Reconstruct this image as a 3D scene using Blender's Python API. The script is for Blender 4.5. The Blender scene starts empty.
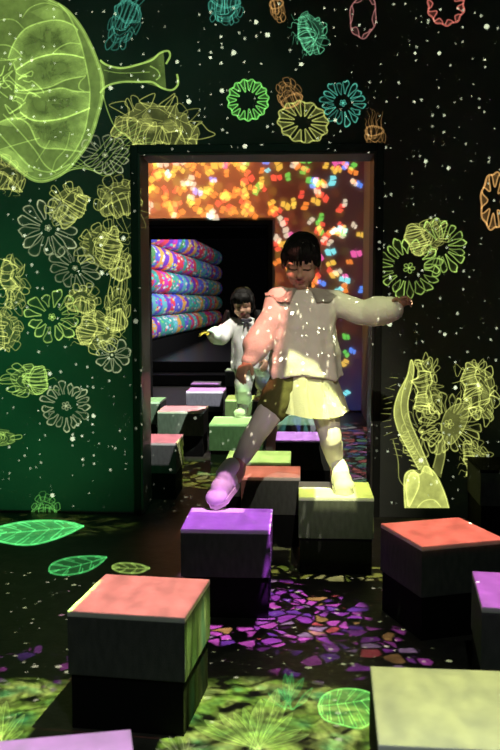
import bpy, bmesh, math, random
from mathutils import Vector, Matrix, Euler, noise
rnd = random.Random(7)
S = bpy.context.scene
COL = S.collection
R = math.radians
PI = math.pi

# ------------------------------------------------------------------ camera
FPX, PITCH, YAW = 900.0, R(5.2), R(3.2)
CAM = Vector((0, 0, 1.2))
cd = bpy.data.cameras.new('camera'); cam = bpy.data.objects.new('camera', cd); COL.objects.link(cam)
cam.location = CAM; cam.rotation_euler = (R(90) - PITCH, 0, YAW)
cd.sensor_fit = 'VERTICAL'; cd.sensor_height = 36.0; cd.lens = FPX / 750 * 36.0
cd.clip_start = .05; cd.clip_end = 80
cd.dof.use_dof = True; cd.dof.focus_distance = 4.15; cd.dof.aperture_fstop = 5.6
S.camera = cam
CM = Euler((R(90) - PITCH, 0, YAW)).to_matrix()

def ray(px, py):
    return CM @ Vector(((px - 250) / FPX, (375 - py) / FPX, -1.0))
def at_z(px, py, z):
    d = ray(px, py); return CAM + d * ((z - CAM.z) / d.z)
def at_y(px, py, y):
    d = ray(px, py); return CAM + d * (y / d.y)

BH = .335                                   # height of a stepping block
YW = at_z(250, 515, 0).y                    # near wall with the first doorway
WT = .25
Y2 = at_z(340, 412, 0).y                    # red wall with the second doorway
H1 = 3.4

# ------------------------------------------------------------------ view / world
S.view_settings.view_transform = 'Standard'; S.view_settings.look = 'None'
S.view_settings.exposure = 0; S.view_settings.gamma = 1; S.view_settings.use_curve_mapping = False
S.cycles.transparent_max_bounces = 48
S.cycles.max_bounces = 6
w = bpy.data.worlds.new('dark'); S.world = w; w.use_nodes = True
w.node_tree.nodes['Background'].inputs[0].default_value = (.004, .005, .005, 1)

# ------------------------------------------------------------------ node helper
class NT:
    def __init__(s, nt): s.nt = nt; s.n = nt.nodes; s.l = nt.links
    def node(s, t, **kw):
        n = s.n.new(t)
        for k, v in kw.items(): setattr(n, k, v)
        return n
    def inp(s, sock, v):
        if isinstance(v, V): s.l.new(v.s, sock)
        elif hasattr(v, 'is_output'): s.l.new(v, sock)
        else: sock.default_value = v
    def m(s, op, *a, clamp=False):
        n = s.node('ShaderNodeMath', operation=op, use_clamp=clamp)
        for i, x in enumerate(a): s.inp(n.inputs[i], x)
        return V(s, n.outputs[0])
    def vm(s, op, *a):
        n = s.node('ShaderNodeVectorMath', operation=op)
        for i, x in enumerate(a): s.inp(n.inputs[i], x)
        return V(s, n.outputs['Value'] if op in ('LENGTH', 'DOT_PRODUCT') else n.outputs[0])
    def scale(s, vec, f):
        n = s.node('ShaderNodeVectorMath', operation='SCALE'); s.inp(n.inputs[0], vec); s.inp(n.inputs[3], f)
        return V(s, n.outputs[0])
    def comb(s, x, y, z):
        n = s.node('ShaderNodeCombineXYZ')
        for i, q in enumerate((x, y, z)): s.inp(n.inputs[i], q)
        return V(s, n.outputs[0])
    def sep(s, v):
        n = s.node('ShaderNodeSeparateXYZ'); s.inp(n.inputs[0], v)
        return [V(s, o) for o in n.outputs]
    def vor(s, vec, scale, feature='F1', rand=1.0):
        n = s.node('ShaderNodeTexVoronoi', feature=feature); s.inp(n.inputs['Vector'], vec)
        n.inputs['Scale'].default_value = scale; n.inputs['Randomness'].default_value = rand
        return V(s, n.outputs['Distance']), (V(s, n.outputs['Color']) if feature == 'F1' else None)
    def noise(s, vec, scale, det=2.0):
        n = s.node('ShaderNodeTexNoise'); s.inp(n.inputs['Vector'], vec)
        n.inputs['Scale'].default_value = scale; n.inputs['Detail'].default_value = det
        return V(s, n.outputs[0])
    def ramp(s, f, stops, interp='LINEAR'):
        n = s.node('ShaderNodeValToRGB'); s.inp(n.inputs[0], f); e = n.color_ramp
        e.interpolation = interp
        while len(e.elements) < len(stops): e.elements.new(.5)
        for k, (p, c) in enumerate(stops):
            e.elements[k].position = p; e.elements[k].color = (*c, 1)
        return V(s, n.outputs[0])
    def step(s, x, edge, soft): return s.m('MULTIPLY_ADD', x, 1 / soft, -edge / soft, clamp=True)
class V:
    def __init__(s, n, sock): s.N = n; s.s = sock
    def __add__(s, o): return s.N.m('ADD', s, o)
    __radd__ = __add__
    def __sub__(s, o): return s.N.m('SUBTRACT', s, o)
    def __rsub__(s, o): return s.N.m('SUBTRACT', o, s)
    def __mul__(s, o): return s.N.m('MULTIPLY', s, o)
    __rmul__ = __mul__
    def __truediv__(s, o): return s.N.m('DIVIDE', s, o)
    def __rtruediv__(s, o): return s.N.m('DIVIDE', o, s)
    def abs(s): return s.N.m('ABSOLUTE', s)
    def clamp(s): return s.N.m('ADD', s, 0.0, clamp=True)
    def max(s, o): return s.N.m('MAXIMUM', s, o)
    def min(s, o): return s.N.m('MINIMUM', s, o)

def projector(name, loc, dist):
    """point lamp whose colour depends on the direction; value 1 gives a white surface at dist the value 1"""
    L = bpy.data.lights.new(name, 'POINT'); L.energy = 4 * PI * PI * dist * dist; L.shadow_soft_size = .004
    L.use_nodes = True
    o = bpy.data.objects.new(name, L); COL.objects.link(o); o.location = loc
    L.node_tree.nodes.clear(); N = NT(L.node_tree)
    out = N.node('ShaderNodeOutputLight'); em = N.node('ShaderNodeEmission'); N.l.new(em.outputs[0], out.inputs[0])
    g = N.node('ShaderNodeNewGeometry')
    d = N.sep(V(N, g.outputs['Normal']))
    return N, d, em

def rectmask(N, u, v, cx, cy, hx, hy, rot, soft):
    a, b = u - cx, v - cy
    if abs(rot) > .005:
        c, s_ = math.cos(rot), math.sin(rot)
        a, b = a * c + b * s_, b * c - a * s_
    q = (a.abs() - hx).max(b.abs() - hy)
    return N.m('MULTIPLY_ADD', q, -1 / soft, .5, clamp=True)
def ellmask(N, u, v, cx, cy, rx, ry, soft=.5):
    q = N.m('SQRT', ((u - cx) * (1 / rx)) * ((u - cx) * (1 / rx)) + ((v - cy) * (1 / ry)) * ((v - cy) * (1 / ry)))
    return N.m('MULTIPLY_ADD', q, -1 / soft, 1 / soft, clamp=True)

# ------------------------------------------------------------------ stepping blocks: where they stand and the light each one gets
def Cc(r, g, b):
    f = lambda c: (c / 255 / 12.92) if c < 10 else ((c / 255 + .055) / 1.055) ** 2.4
    return (f(r), f(g), f(b))
SZ = .33
BLOCKS = []
def blk(corner, px, py, rot, col, label, size=SZ, front=None, lamp=1, spec=1.0):
    P = at_z(px, py, BH); h = size / 2
    off = {'fl': (h, h), 'fr': (-h, h), 'bl': (h, -h), 'br': (-h, -h)}[corner]
    c, s_ = math.cos(rot), math.sin(rot)
    x = P.x + off[0] * c - off[1] * s_; y = P.y + off[0] * s_ + off[1] * c
    b = dict(x=x, y=y, rot=rot, col=col, label=label, size=size, front=front, lamp=lamp)
    BLOCKS.append(b); return b
GR = (.05, .085, .05)
bA = blk('fl', 67, 611, R(-6), Cc(225, 125, 112), 'dark block with a salmon pink top standing alone in the left foreground')
bZ = blk('br', 131, 729, R(14), Cc(190, 105, 195), 'dark block with a pinkish purple top cut off by the bottom left corner', size=.36)
bY = blk('bl', 370, 666, R(-2), Cc(190, 195, 105), 'large pale yellow topped block nearest of all at the bottom right corner', size=.37)
bW = blk('bl', 472, 571, R(-6), Cc(185, 90, 190), 'purple topped block cut off by the right edge behind the big yellow one')
bC = blk('fl', 422, 547, R(20), Cc(230, 105, 85), 'dark block with an orange red top turned cornerwise before the right wall')
bD = blk('fl', 180.5, 529, R(0), Cc(160, 75, 200), 'dark block with a violet top and a foot shadow where the girl lands')
bE = blk('fl', 298.6, 497, R(0), Cc(200, 215, 70), 'block with a yellow lit top carrying the front girl\'s standing foot', size=.32, front=(.035, .05, .012))
bF = blk('fl', 241, 477, R(0), Cc(200, 110, 85), 'block with a dim orange brown top between the front girl\'s legs', size=.28, lamp=4)
bG = blk('fl', 224.5, 462, R(0), Cc(195, 230, 120), 'block with a pale lime top just behind the orange brown one', size=.34, lamp=4)
bI = blk('fl', 275.5, 440, R(0), Cc(205, 140, 225), 'block with a lilac top behind the front girl\'s standing leg', front=None)
bJ = blk('fl', 277, 413, R(0), Cc(140, 150, 205), 'block with a grey blue top mostly hidden behind the pleated skirt', front=GR)
bK = blk('fl', 209, 424, R(0), Cc(190, 240, 140), 'block with a bright green top that the smaller girl stands on', size=.37, front=(.055, .13, .04), lamp=2)
bL = blk('fl', 157.4, 411.4, R(0), Cc(230, 150, 150), 'block with a rose pink top left of the smaller girl\'s green block', size=.34, front=(.06, .085, .055), lamp=2)
bM = blk('fr', 176, 443, R(0), Cc(225, 130, 140), 'block with a dusky pink top beside the left doorway jamb', front=None, lamp=1)
bN = blk('fl', 186, 391.4, R(0), Cc(225, 150, 225), 'block with a light mauve top in front of the far purple one', front=(.07, .065, .075), lamp=2)
bO = blk('fl', 190.5, 384, R(0), Cc(185, 110, 200), 'block with a purple top farthest back on the left, behind the mauve one', size=.27, lamp=2)
bP = blk('fr', 160, 402, R(0), Cc(150, 205, 130), 'block with a soft green top peeping out at the left jamb', front=(.05, .075, .045), lamp=2)
bQ = blk('fl', 225, 399.6, R(0), Cc(195, 215, 110), 'block with an olive yellow top right behind the smaller girl\'s leg', front=(.07, .11, .035), lamp=2)
bS = blk('fl', 247, 377, R(0), Cc(205, 130, 110), 'block with a dull orange top in the second doorway behind the smaller girl', size=.3, lamp=3)
bT = blk('fl', 247, 373, R(0), Cc(170, 105, 190), 'far block with a dark violet top seen over the dull orange one', size=.3, lamp=3)
bR = blk('fl', 225, 370.5, R(0), Cc(120, 140, 70), 'far block with a dim olive top at the foot of the black steps', size=.3, lamp=3)
bX = blk('fl', 481, 470, R(0), (0, 0, 0), 'unlit black block standing against the right part of the near wall', size=.36)

# ------------------------------------------------------------------ ceiling projectors
PETAL = [(0, (.40, .06, .62)), (.22, (.75, .12, .80)), (.40, (.20, .05, .50)), (.55, (.62, .10, .66)), (.72, (.66, .10, .14)), (.78, (.55, .30, .12)), (.83, (.5, .3, .62)), (.92, (.48, .10, .70))]
PETAL_Y = [(0, (.55, .60, .12)), (.4, (.30, .42, .06)), (.7, (.75, .75, .30)), (1, (.2, .35, .05))]
PETAL_G = [(0, (.30, .50, .06)), (.3, (.16, .36, .05)), (.5, (.45, .60, .14)), (.7, (.10, .36, .12)), (.85, (.50, .55, .25)), (1, (.2, .5, .1))]
PETAL_M = [(0, (.12, .40, .35)), (.2, (.70, .70, .75)), (.38, (.10, .12, .50)), (.5, (.75, .20, .20)), (.62, (.20, .55, .30)), (.75, (.70, .25, .65)), (.88, (.10, .30, .55)), (1, (.70, .65, .35))]
def floor_projector(name, loc, lamp, regions, specks=.5, patches=(), dapple=None, door=None):
    N, d, em = projector(name, loc, loc[2])
    down = N.m('MULTIPLY', d[2], -1.0).max(.02)
    k = N.m('GREATER_THAN', N.m('MULTIPLY', d[2], -1.0), .3)
    h = loc[2] - BH
    u = d[0] / down * h + loc[0]; v = d[1] / down * h + loc[1]        # where the ray meets the block-top level
    u0 = d[0] / down * loc[2] + loc[0]; v0 = d[1] / down * loc[2] + loc[1]
    total = None; cover = None
    if lamp == 2: k = k * N.m('LESS_THAN', v0, Y2 - .02)
    if lamp == 3: k = k * N.m('LESS_THAN', v0, 11.2)
    if door:                                        # the picture is masked off the wall and goes on through the doorway only
        xw = d[0] / N.m('MAXIMUM', d[1], .02) * (door[0] - loc[1]) + loc[0]
        zw = d[2] / N.m('MAXIMUM', d[1], .02) * (door[0] - loc[1]) + loc[2]
        k = k * N.m('LESS_THAN', v0, door[0] - .02).max(N.m('GREATER_THAN', xw, door[1]) * N.m('LESS_THAN', xw, door[2]) * N.m('LESS_THAN', zw, 1.9))
    def add(t, c): return c if t is None else N.vm('ADD', t, c)
    cloud = N.noise(N.comb(u * 2.2, v, 0.0), 8.0, 4.0) * 1.5 + .25
    for b in BLOCKS:
        if b['lamp'] != lamp or max(b['col']) == 0: continue
        hs = b['size'] / 2
        e = b.get('ext', 0)
        mk = rectmask(N, u, v, b['x'], b['y'] + e / 2, hs, hs + e / 2, b['rot'], .012)
        total = add(total, N.scale(tuple(c * b.get('gain', 1.3) for c in b['col']), mk * cloud))
        sg = 1 if b['y'] > loc[1] else -1
        cv = rectmask(N, u, v, b['x'], b['y'] - sg * .08, hs, hs + .08, b['rot'], .012)
        cover = cv if cover is None else cover.max(cv)
        if b['front']:
            fk = rectmask(N, u, v, b['x'], b['y'] - hs - .06, hs, .06, b['rot'], .008)
            total = add(total, N.scale(tuple(c * b.get('fg', 20) for c in b['front']), fk))
            cover = cover.max(fk)
    for (u_a, u_b, v_a, v_b, colr, soft, *cut) in patches:
        pm = rectmask(N, u, v, (u_a + u_b) / 2, (v_a + v_b) / 2, abs(u_b - u_a) / 2, abs(v_b - v_a) / 2, 0, soft)
        for (a_, b_) in cut:
            nx_, ny_ = -(b_[1] - a_[1]), b_[0] - a_[0]; ln_ = math.hypot(nx_, ny_)
            pm = pm * N.m('MULTIPLY_ADD', (u - a_[0]) * (nx_ / ln_) + (v - a_[1]) * (ny_ / ln_), -1 / .02, .5, clamp=True)
        total = add(total, N.scale(colr, pm)); cover = pm if cover is None else cover.max(pm)
    if dapple:
        (u_a, u_b, v_a, v_b) = dapple
        pm = rectmask(N, u, v, (u_a + u_b) / 2, (v_a + v_b) / 2, abs(u_b - u_a) / 2, abs(v_b - v_a) / 2, 0, .05)
        dd, dc = N.vor(N.comb(u * 1.35, v * .5, 0.0), 29.0); e3 = N.sep(dc)
        total = add(total, N.scale((.95, .92, .62), pm * N.m('LESS_THAN', dd, e3[0] * .36 - .09) * .75))
    free = 1.0 - (cover if cover is not None else 0.0)
    uv0 = N.comb(u0, v0, 0.0)
    for (cx, cy, rx, ry, sc, stops, amt, thr) in regions:
        wob = N.noise(uv0, 5.0, 2.0)
        em_ = ellmask(N, u0, v0, cx, cy, rx, ry, .55)
        uvw = N.comb(u0 + wob * .12, v0 + wob * .1, 0.0)
        ed, _ = N.vor(uvw, sc, 'DISTANCE_TO_EDGE')
        _, cc = N.vor(uvw, sc, 'F1')
        c3 = N.sep(cc)
        if stops is PETAL_G:                        # soft streaky greenery instead of shards
            fl = N.noise(N.comb(u0 * 1.0 + wob * .3, v0 * 1.6 + wob * .5, 3.0), 11.0, 5.0)
            colr = N.ramp(N.noise(uv0, 6.0, 3.0), [(.30, (.06, .30, .09)), (.45, (.22, .42, .05)), (.58, (.42, .55, .13)), (.7, (.14, .45, .14))])
            st_ = N.step(fl, thr, .22) * N.m('POWER', N.noise(N.comb(u0 * 1.7 + v0, v0 * .6 - u0, 0.0), 30.0, 3.0), 1.5) * 2.2
            total = add(total, N.scale(colr, st_ * N.step(em_, .02, .5) * free * amt)); continue
        shard = N.step(ed, .07, .05) * N.step(c3[1] + em_ * .5, thr, .06)
        fine = N.noise(uv0, 38.0, 3.0) * 1.3 + .35
        colr = N.ramp(c3[0], stops, 'CONSTANT')
        total = add(total, N.scale(colr, shard * fine * N.step(em_, .02, .25) * free * amt))
    sd, sc_ = N.vor(uv0, 26.0)
    s3 = N.sep(sc_)
    dots = N.m('GREATER_THAN', s3[0], .3) * N.m('LESS_THAN', sd, s3[0] * s3[1] * .36) * N.m('LESS_THAN', v0, 3.75 if lamp == 1 else 99.0)
    total = add(total, N.scale(N.ramp(s3[2], [(0, (.7, .72, .55)), (.6, (.65, .35, .5)), (.8, (.6, .7, .4))], 'CONSTANT'), dots * free * specks))
    comp = 1.0 / N.m('POWER', down, 3.0).max(.02)
    N.l.new(N.scale(total, k * comp).s, em.inputs[0])

dl_, dr_ = at_y(140, 330, YW).x, at_y(374, 330, YW).x
R1 = (.30, 2.35, 3.2)
bE['fg'] = 4; bM['front'] = (.02, .018, .018); bY['gain'] = .95; bZ['gain'] = .95; bW['gain'] = 1.15; bL['gain'] = 1.7; bN['gain'] = 1.5
R2 = (.05, YW + WT + .12, 3.1)
fp = lambda px, py: at_z(px, py, 0)
def reg(px, py, rx, ry, sc, stops, amt, thr):
    p = fp(px, py); return (p.x, p.y, rx, ry, sc, stops, amt, thr)
def through(L, px, py, y):
    p = at_y(px, py, y); f = (L[2] - BH) / (L[2] - p.z)
    return L[0] + (p.x - L[0]) * f, L[1] + (p.y - L[1]) * f
def patch(L, x0, y0, x1, y1, yy0, yy1, colr, soft=.015):
    a = through(L, x0, y0, yy0); b = through(L, x1, y1, yy1)
    return (a[0], b[0], a[1], b[1], colr, soft)
YG = at_z(343, 494, BH).y + .06              # where the girl in front stands
YK = at_z(239, 417, BH).y + .05              # where the smaller girl stands
def lift(p, v): return p[:2] + (p[2], v) + p[4:]
pa = [lift(patch(R1, 290, 344, 352, 478, YG - .12, YG - .10, (1.35, 1.45, .60)) + ((through(R1, 294, 346, YG - .11), through(R1, 340, 377, YG - .11)),), through(R1, 310, 414, YG - .16)[1]),
      patch(R1, 322, 412, 357, 496, YG - .02, YG - .16, (1.25, 1.30, .55)),
      patch(R1, 240, 290, 277, 368, YG, YG - .14, (.75, .25, .19), .03),
      patch(R1, 334, 294, 396, 332, YG, YG - .10, (.13, .15, .06), .06),
      patch(R1, 202, 470, 244, 509, YG - .36, YG - .42, (.95, .42, .80), .01)]
d0, d1 = through(R1, 240, 285, YG - .1), through(R1, 345, 480, YG - .3)
floor_projector('ceiling projector over the near room', R1, 1, [
    reg(268, 612, .40, .40, 19, PETAL, 14.0, .58),
    reg(330, 573, .42, .12, 13, PETAL_Y, 6.0, .55),
    reg(345, 650, .35, .30, 16, PETAL, 4.0, .9),
    reg(40, 668, .45, .25, 18, PETAL, 3.0, 1.1),
    reg(205, 480, .42, .32, 9, PETAL_Y, 5.0, .55),
    reg(255, 720, .42, .30, 24, PETAL_G, 24, .38),
    reg(10, 715, .34, .26, 22, PETAL_G, 24, .38),
    reg(40, 525, .55, .25, 16, PETAL_G, 3, .45),
], 9.0, pa, (d0[0] - .05, d1[0], d1[1], d0[1]), (YW, dl_, dr_))
floor_projector('added projector at the doorway', (-.75, 3.5, 3.2), 4, [], 0, door=(YW, dl_, dr_))  # added to light two blocks left in the front girl's shadow
floor_projector('ceiling projector over the middle room', R2, 2, [
    reg(345, 450, .55, 1.6, 10, PETAL_M, 5.0, .45),
    reg(190, 455, .7, .55, 11, PETAL_Y, 4.0, .6),
    reg(165, 397, .8, 1.0, 10, PETAL_M, 2.0, .6),
], .6, [patch(R2, 226, 300, 275, 385, YK, YK - .1, (.62, .60, .52), .04), patch(R2, 206, 322, 228, 346, YK - .1, YK - .1, (.62, .60, .52), .04), patch(R2, 232, 286, 256, 318, YK - .05, YK - .05, (.34, .30, .26), .05), patch(R2, 205, 385, 275, 414, YK - .1, YK - .1, (.55, .85, .42), .02)])
floor_projector('ceiling projector over the far room', (.0, 10.4, 3.0), 3, [], .2)

# wall projector behind the camera: drifting specks, a green wash on the left and added dim fills for the girls and the block fronts
N, d, em = projector('wall projector in the near room', (.25, .5, 3.0), YW)
fwd = d[1].max(.02); k = N.m('GREATER_THAN', d[1], .3)
x = d[0] / fwd * (YW - .5) + .25; z = d[2] / fwd * (YW - .5) + 3.0
xz = N.comb(x, z, 0.0)
sd, sc_ = N.vor(xz, 17.0); s3 = N.sep(sc_)
big = s3[0] * s3[0] * s3[0] * s3[0] * s3[0] * .22
dots = N.m('LESS_THAN', sd, big) * N.m('GREATER_THAN', z, .03)
sd2, sc2 = N.vor(xz, 34.0); t3 = N.sep(sc2)
dots2 = N.m('LESS_THAN', sd2, t3[0] * t3[0] * t3[0] * .26) * N.m('GREATER_THAN', z, .03)
onwall = N.m('GREATER_THAN', z, .01)
tot = N.scale((1.0, 1.05, .75), dots * 4.4 + dots2 * 2.6)
nz = N.noise(xz, 1.6, 3.0)
wash = ellmask(N, x, z, -1.75, .75, 1.25, 1.35, .9) * (nz + .35)
tot = N.vm('ADD', tot, N.scale((.018, .29, .085), wash * onwall))
wash2 = ellmask(N, x, z, -1.25, 2.2, 1.5, 1.1, .9) * (nz + .1)
tot = N.vm('ADD', tot, N.scale((.03, .11, .06), wash2 * onwall))
tot = N.vm('ADD', tot, N.scale((.006, .010, .007), (nz * 1.2) * onwall))
wash3 = ellmask(N, x, z, .95, .6, .75, .8, .9)
tot = N.vm('ADD', tot, N.scale((.008, .012, .004), wash3 * onwall))
fill = ellmask(N, x, z, .06, .30, .64, 1.15, .7)
tot = N.vm('ADD', tot, N.scale((.19, .172, .128), fill))
tot = N.vm('ADD', tot, N.scale((.0065, .0075, .0065), 1.0 - onwall))
N.l.new(N.scale(tot, k / N.m('POWER', fwd, 3.0)).s, em.inputs[0])

# projector on the red wall
DL2 = (at_y(147, 330, Y2).x, at_y(268, 330, Y2).x, at_y(210, 225, Y2).z)
XS = at_y(362.5, 300, Y2).x
LB = (.3, Y2 - 2.6, 3.1)
N, d, em = projector('wall projector in the middle room', LB, 2.6)
fwd = d[1].max(.02); k = N.m('GREATER_THAN', d[1], .2)
x = d[0] / fwd * 2.6 + LB[0]; z = d[2] / fwd * 2.6 + LB[2]
xz = N.comb(x, z, 0.0)
nz = N.noise(xz, 2.4, 4.0)
fx = N.m('MULTIPLY_ADD', x + nz * .9 - .45, 1 / 2.2, .62, clamp=True)
c1 = N.ramp(fx, [(0, (.95, .27, .09)), (.36, (.66, .15, .045)), (.52, (.17, .024, .010)), (.72, (.05, .006, .006)), (1, (.03, .004, .014))])
c2 = (.018, .022, .10)
lowm = N.m('MULTIPLY_ADD', z + nz * .5, -1 / .7, 1.45, clamp=True)
mixn = N.vm('ADD', N.scale(c1, (1.0 - lowm) * (nz * 1.6 + .1)), N.scale(c2, lowm))
md, mc = N.vor(N.comb(x, z + nz * .1, 0.0), 9.0)
c3 = N.sep(mc)
glow = N.ramp(c3[0], [(0, (.9, .22, .03)), (.35, (.9, .45, .05)), (.6, (.75, .10, .04)), (.8, (.5, .5, .06)), (1, (.6, .1, .2))], 'CONSTANT')
gm = N.m('SUBTRACT', 1.0, fx, clamp=True) * N.step(.55 - md, 0.0, .25) * (1.0 - lowm)
mixn = N.vm('ADD', mixn, N.scale(glow, gm * .45))
sidem = N.m('GREATER_THAN', x, XS)
mixn = N.vm('ADD', N.scale(mixn, 1.0 - sidem), N.scale(glow, sidem * N.m('LESS_THAN', x, .3 + (XS - .3) * 2.6 / 1.7) * .35))
N.l.new(N.scale(mixn, k * N.m('GREATER_THAN', z, .02) * N.m('GREATER_THAN', x, DL2[0] - .5) * N.m('LESS_THAN', z, DL2[2] + 1.0) * (1.0 - N.m('GREATER_THAN', x, DL2[0] - .07) * N.m('LESS_THAN', x, DL2[1] + .07) * N.m('LESS_THAN', z, DL2[2] + .07)) / N.m('POWER', fwd, 3.0) * 1.5).s, em.inputs[0])

def added_lamp(name, loc, energy, color=(1, 1, 1), size=.15):
    L = bpy.data.lights.new(name, 'POINT'); L.energy = energy; L.color = color; L.shadow_soft_size = size
    o = bpy.data.objects.new(name, L); COL.objects.link(o); o.location = loc
added_lamp('added fill by the far rolls', (.45, 13.8, 2.4), 480, (1, .98, .95), .2)  # unseen lamp added to light the rolls

# ------------------------------------------------------------------ materials
def mat(name, col, rough=.8, spec=.3, bump=0, bscale=60, var=0, vscale=8, metal=0, coat=0):
    m = bpy.data.materials.new(name); m.use_nodes = True
    N = NT(m.node_tree); b = N.n['Principled BSDF']
    b.inputs['Base Color'].default_value = (*col, 1); b.inputs['Roughness'].default_value = rough
    b.inputs['Specular IOR Level'].default_value = spec; b.inputs['Metallic'].default_value = metal
    b.inputs['Coat Weight'].default_value = coat
    tc = N.node('ShaderNodeTexCoord'); P = V(N, tc.outputs['Object'])
    if var:
        f = N.noise(P, vscale, 4.0)
        c = N.ramp(f, [(.25, tuple(q * (1 - var) for q in col)), (.75, tuple(min(1, q * (1 + var)) for q in col))])
        N.l.new(c.s, b.inputs['Base Color'])
    if bump:
        f = N.noise(P, bscale, 3.0); bn = N.node('ShaderNodeBump'); bn.inputs['Strength'].default_value = bump
        bn.inputs['Distance'].default_value = .004
        N.l.new(f.s, bn.inputs['Height']); N.l.new(bn.outputs[0], b.inputs['Normal'])
    return m
M = {}
M['wall'] = mat('wall_paint', (.13, .14, .13), .85, .15, .25, 90, .15, 3)
M['wall_far'] = mat('pale_wall_paint', (.42, .41, .40), .85, .15, .2, 80)
M['black'] = mat('black_paint', (.004, .004, .0045), .9, .04, .2, 60)
M['frame'] = mat('dark_frame_paint', (.02, .022, .02), .45, .4, .1, 60)
M['reveal'] = mat('grey_reveal_paint', (.09, .085, .08), .5, .4, .1, 60)
M['floor'] = mat('dark_floor', (.055, .052, .045), .42, .35, .35, 45, .45, 14)
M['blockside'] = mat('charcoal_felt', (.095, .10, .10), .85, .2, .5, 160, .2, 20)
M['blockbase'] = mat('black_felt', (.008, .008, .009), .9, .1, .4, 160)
M['blocktop'] = mat('white_block_top', (.82, .82, .82), .6, .3, .12, 35, .06, 9)
M['step'] = mat('glossy_black_step', (.005, .005, .0055), .3, .25, .4, 30)
M['skin'] = mat('skin', (.50, .29, .20), .55, .35, .1, 200, .06, 30)
M['lip'] = mat('lip', (.38, .12, .10), .45, .4)
M['lash'] = mat('dark_lash', (.02, .013, .01), .6, .3)
M['hair'] = mat('black_hair', (.005, .0045, .004), .6, .15, .6, 140)
M['shirt'] = mat('cream_cotton', (.72, .68, .62), .9, .15, .4, 120, .05, 12)
M['blouse'] = mat('white_cotton', (.80, .79, .78), .9, .15, .4, 120)
M['skirt'] = mat('ivory_skirt_cloth', (.78, .77, .62), .85, .2, .3, 140)
M['tights'] = mat('lavender_grey_tights', (.62, .56, .60), .85, .2, .25, 200)
M['shorts'] = mat('olive_shorts', (.085, .08, .03), .9, .2, .4, 150)
M['pants'] = mat('white_trousers', (.74, .76, .74), .9, .2, .4, 120)
M['shoe'] = mat('white_shoe', (.80, .78, .77), .55, .4, .15, 90)
M['sole'] = mat('pale_shoe_sole', (.66, .63, .60), .7, .3)
M['bow'] = mat('dark_ribbon', (.05, .045, .06), .7, .3)

def roll_material(seed):
    m = bpy.data.materials.new('projected_roll_pattern'); m.use_nodes = True  # projected flower pattern put into the rolls' base colour
    N = NT(m.node_tree); b = N.n['Principled BSDF']; b.inputs['Roughness'].default_value = .8
    tc = N.node('ShaderNodeTexCoord'); X = N.sep(V(N, tc.outputs['Object']))
    ang = N.m('ARCTAN2', X[2], X[0])
    al = X[1] + N.noise(N.comb(ang, X[1], seed * 3.1), 3.0) * .25
    band = N.m('FLOOR', al * 2.6 + seed * 7.3)
    wn = N.node('ShaderNodeTexWhiteNoise', noise_dimensions='1D'); N.inp(wn.inputs['W'], band)
    base_ = N.ramp(V(N, wn.outputs['Value']), [(0, (.16, .04, .55)), (.14, (.05, .45, .35)), (.28, (.75, .06, .10)), (.42, (.10, .15, .75)), (.55, (.12, .60, .60)), (.68, (.60, .04, .42)), (.8, (.75, .50, .08)), (.9, (.08, .42, .12)), (1, (.4, .2, .7))], 'CONSTANT')
    base = N.vm('MULTIPLY', base_, (1.0, .8, .95))
    dd, cc = N.vor(N.comb(ang * .55, X[1] * .9, seed * 5.0), 6.0)
    c3 = N.sep(cc)
    fl = N.ramp(c3[0], [(0, (.85, .85, .8)), (.2, (.80, .03, .15)), (.36, (.1, .7, .65)), (.5, (.95, .75, .15)), (.64, (.25, .10, .75)), (.8, (.25, .55, .9)), (.9, (.15, .65, .15)), (1, (.8, .25, .75))], 'CONSTANT')
    mx = N.node('ShaderNodeMix', data_type='RGBA'); N.inp(mx.inputs[0], N.step(.52 - dd, 0.0, .05) * N.m('GREATER_THAN', c3[1], .5))
    N.l.new(base.s, mx.inputs[6]); N.l.new(fl.s, mx.inputs[7]); N.l.new(mx.outputs[2], b.inputs['Base Color'])
    return m

LIGHTM = {}
def lightmat(key, col):
    """a projected picture: shines, and lets the wall behind it show"""
    if key in LIGHTM: return LIGHTM[key]
    m = bpy.data.materials.new('projected_' + key); m.use_nodes = True  # projector light put into the mesh's own emission
    m.node_tree.nodes.clear(); N = NT(m.node_tree)
    out = N.node('ShaderNodeOutputMaterial'); e = N.node('ShaderNodeEmission'); t = N.node('ShaderNodeBsdfTransparent'); a = N.node('ShaderNodeAddShader')
    at = N.node('ShaderNodeAttribute'); at.attribute_name = 'lum'
    tc = N.node('ShaderNodeTexCoord'); nz = N.noise(V(N, tc.outputs['Object']), 26.0, 4.0)
    N.l.new((V(N, at.outputs['Fac']) * (nz * 1.1 + .45)).s, e.inputs[1]); e.inputs[0].default_value = (*col, 1)
    N.l.new(e.outputs[0], a.inputs[0]); N.l.new(t.outputs[0], a.inputs[1]); N.l.new(a.outputs[0], out.inputs[0])
    m.cycles.emission_sampling = 'NONE'
    LIGHTM[key] = m; return m

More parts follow.
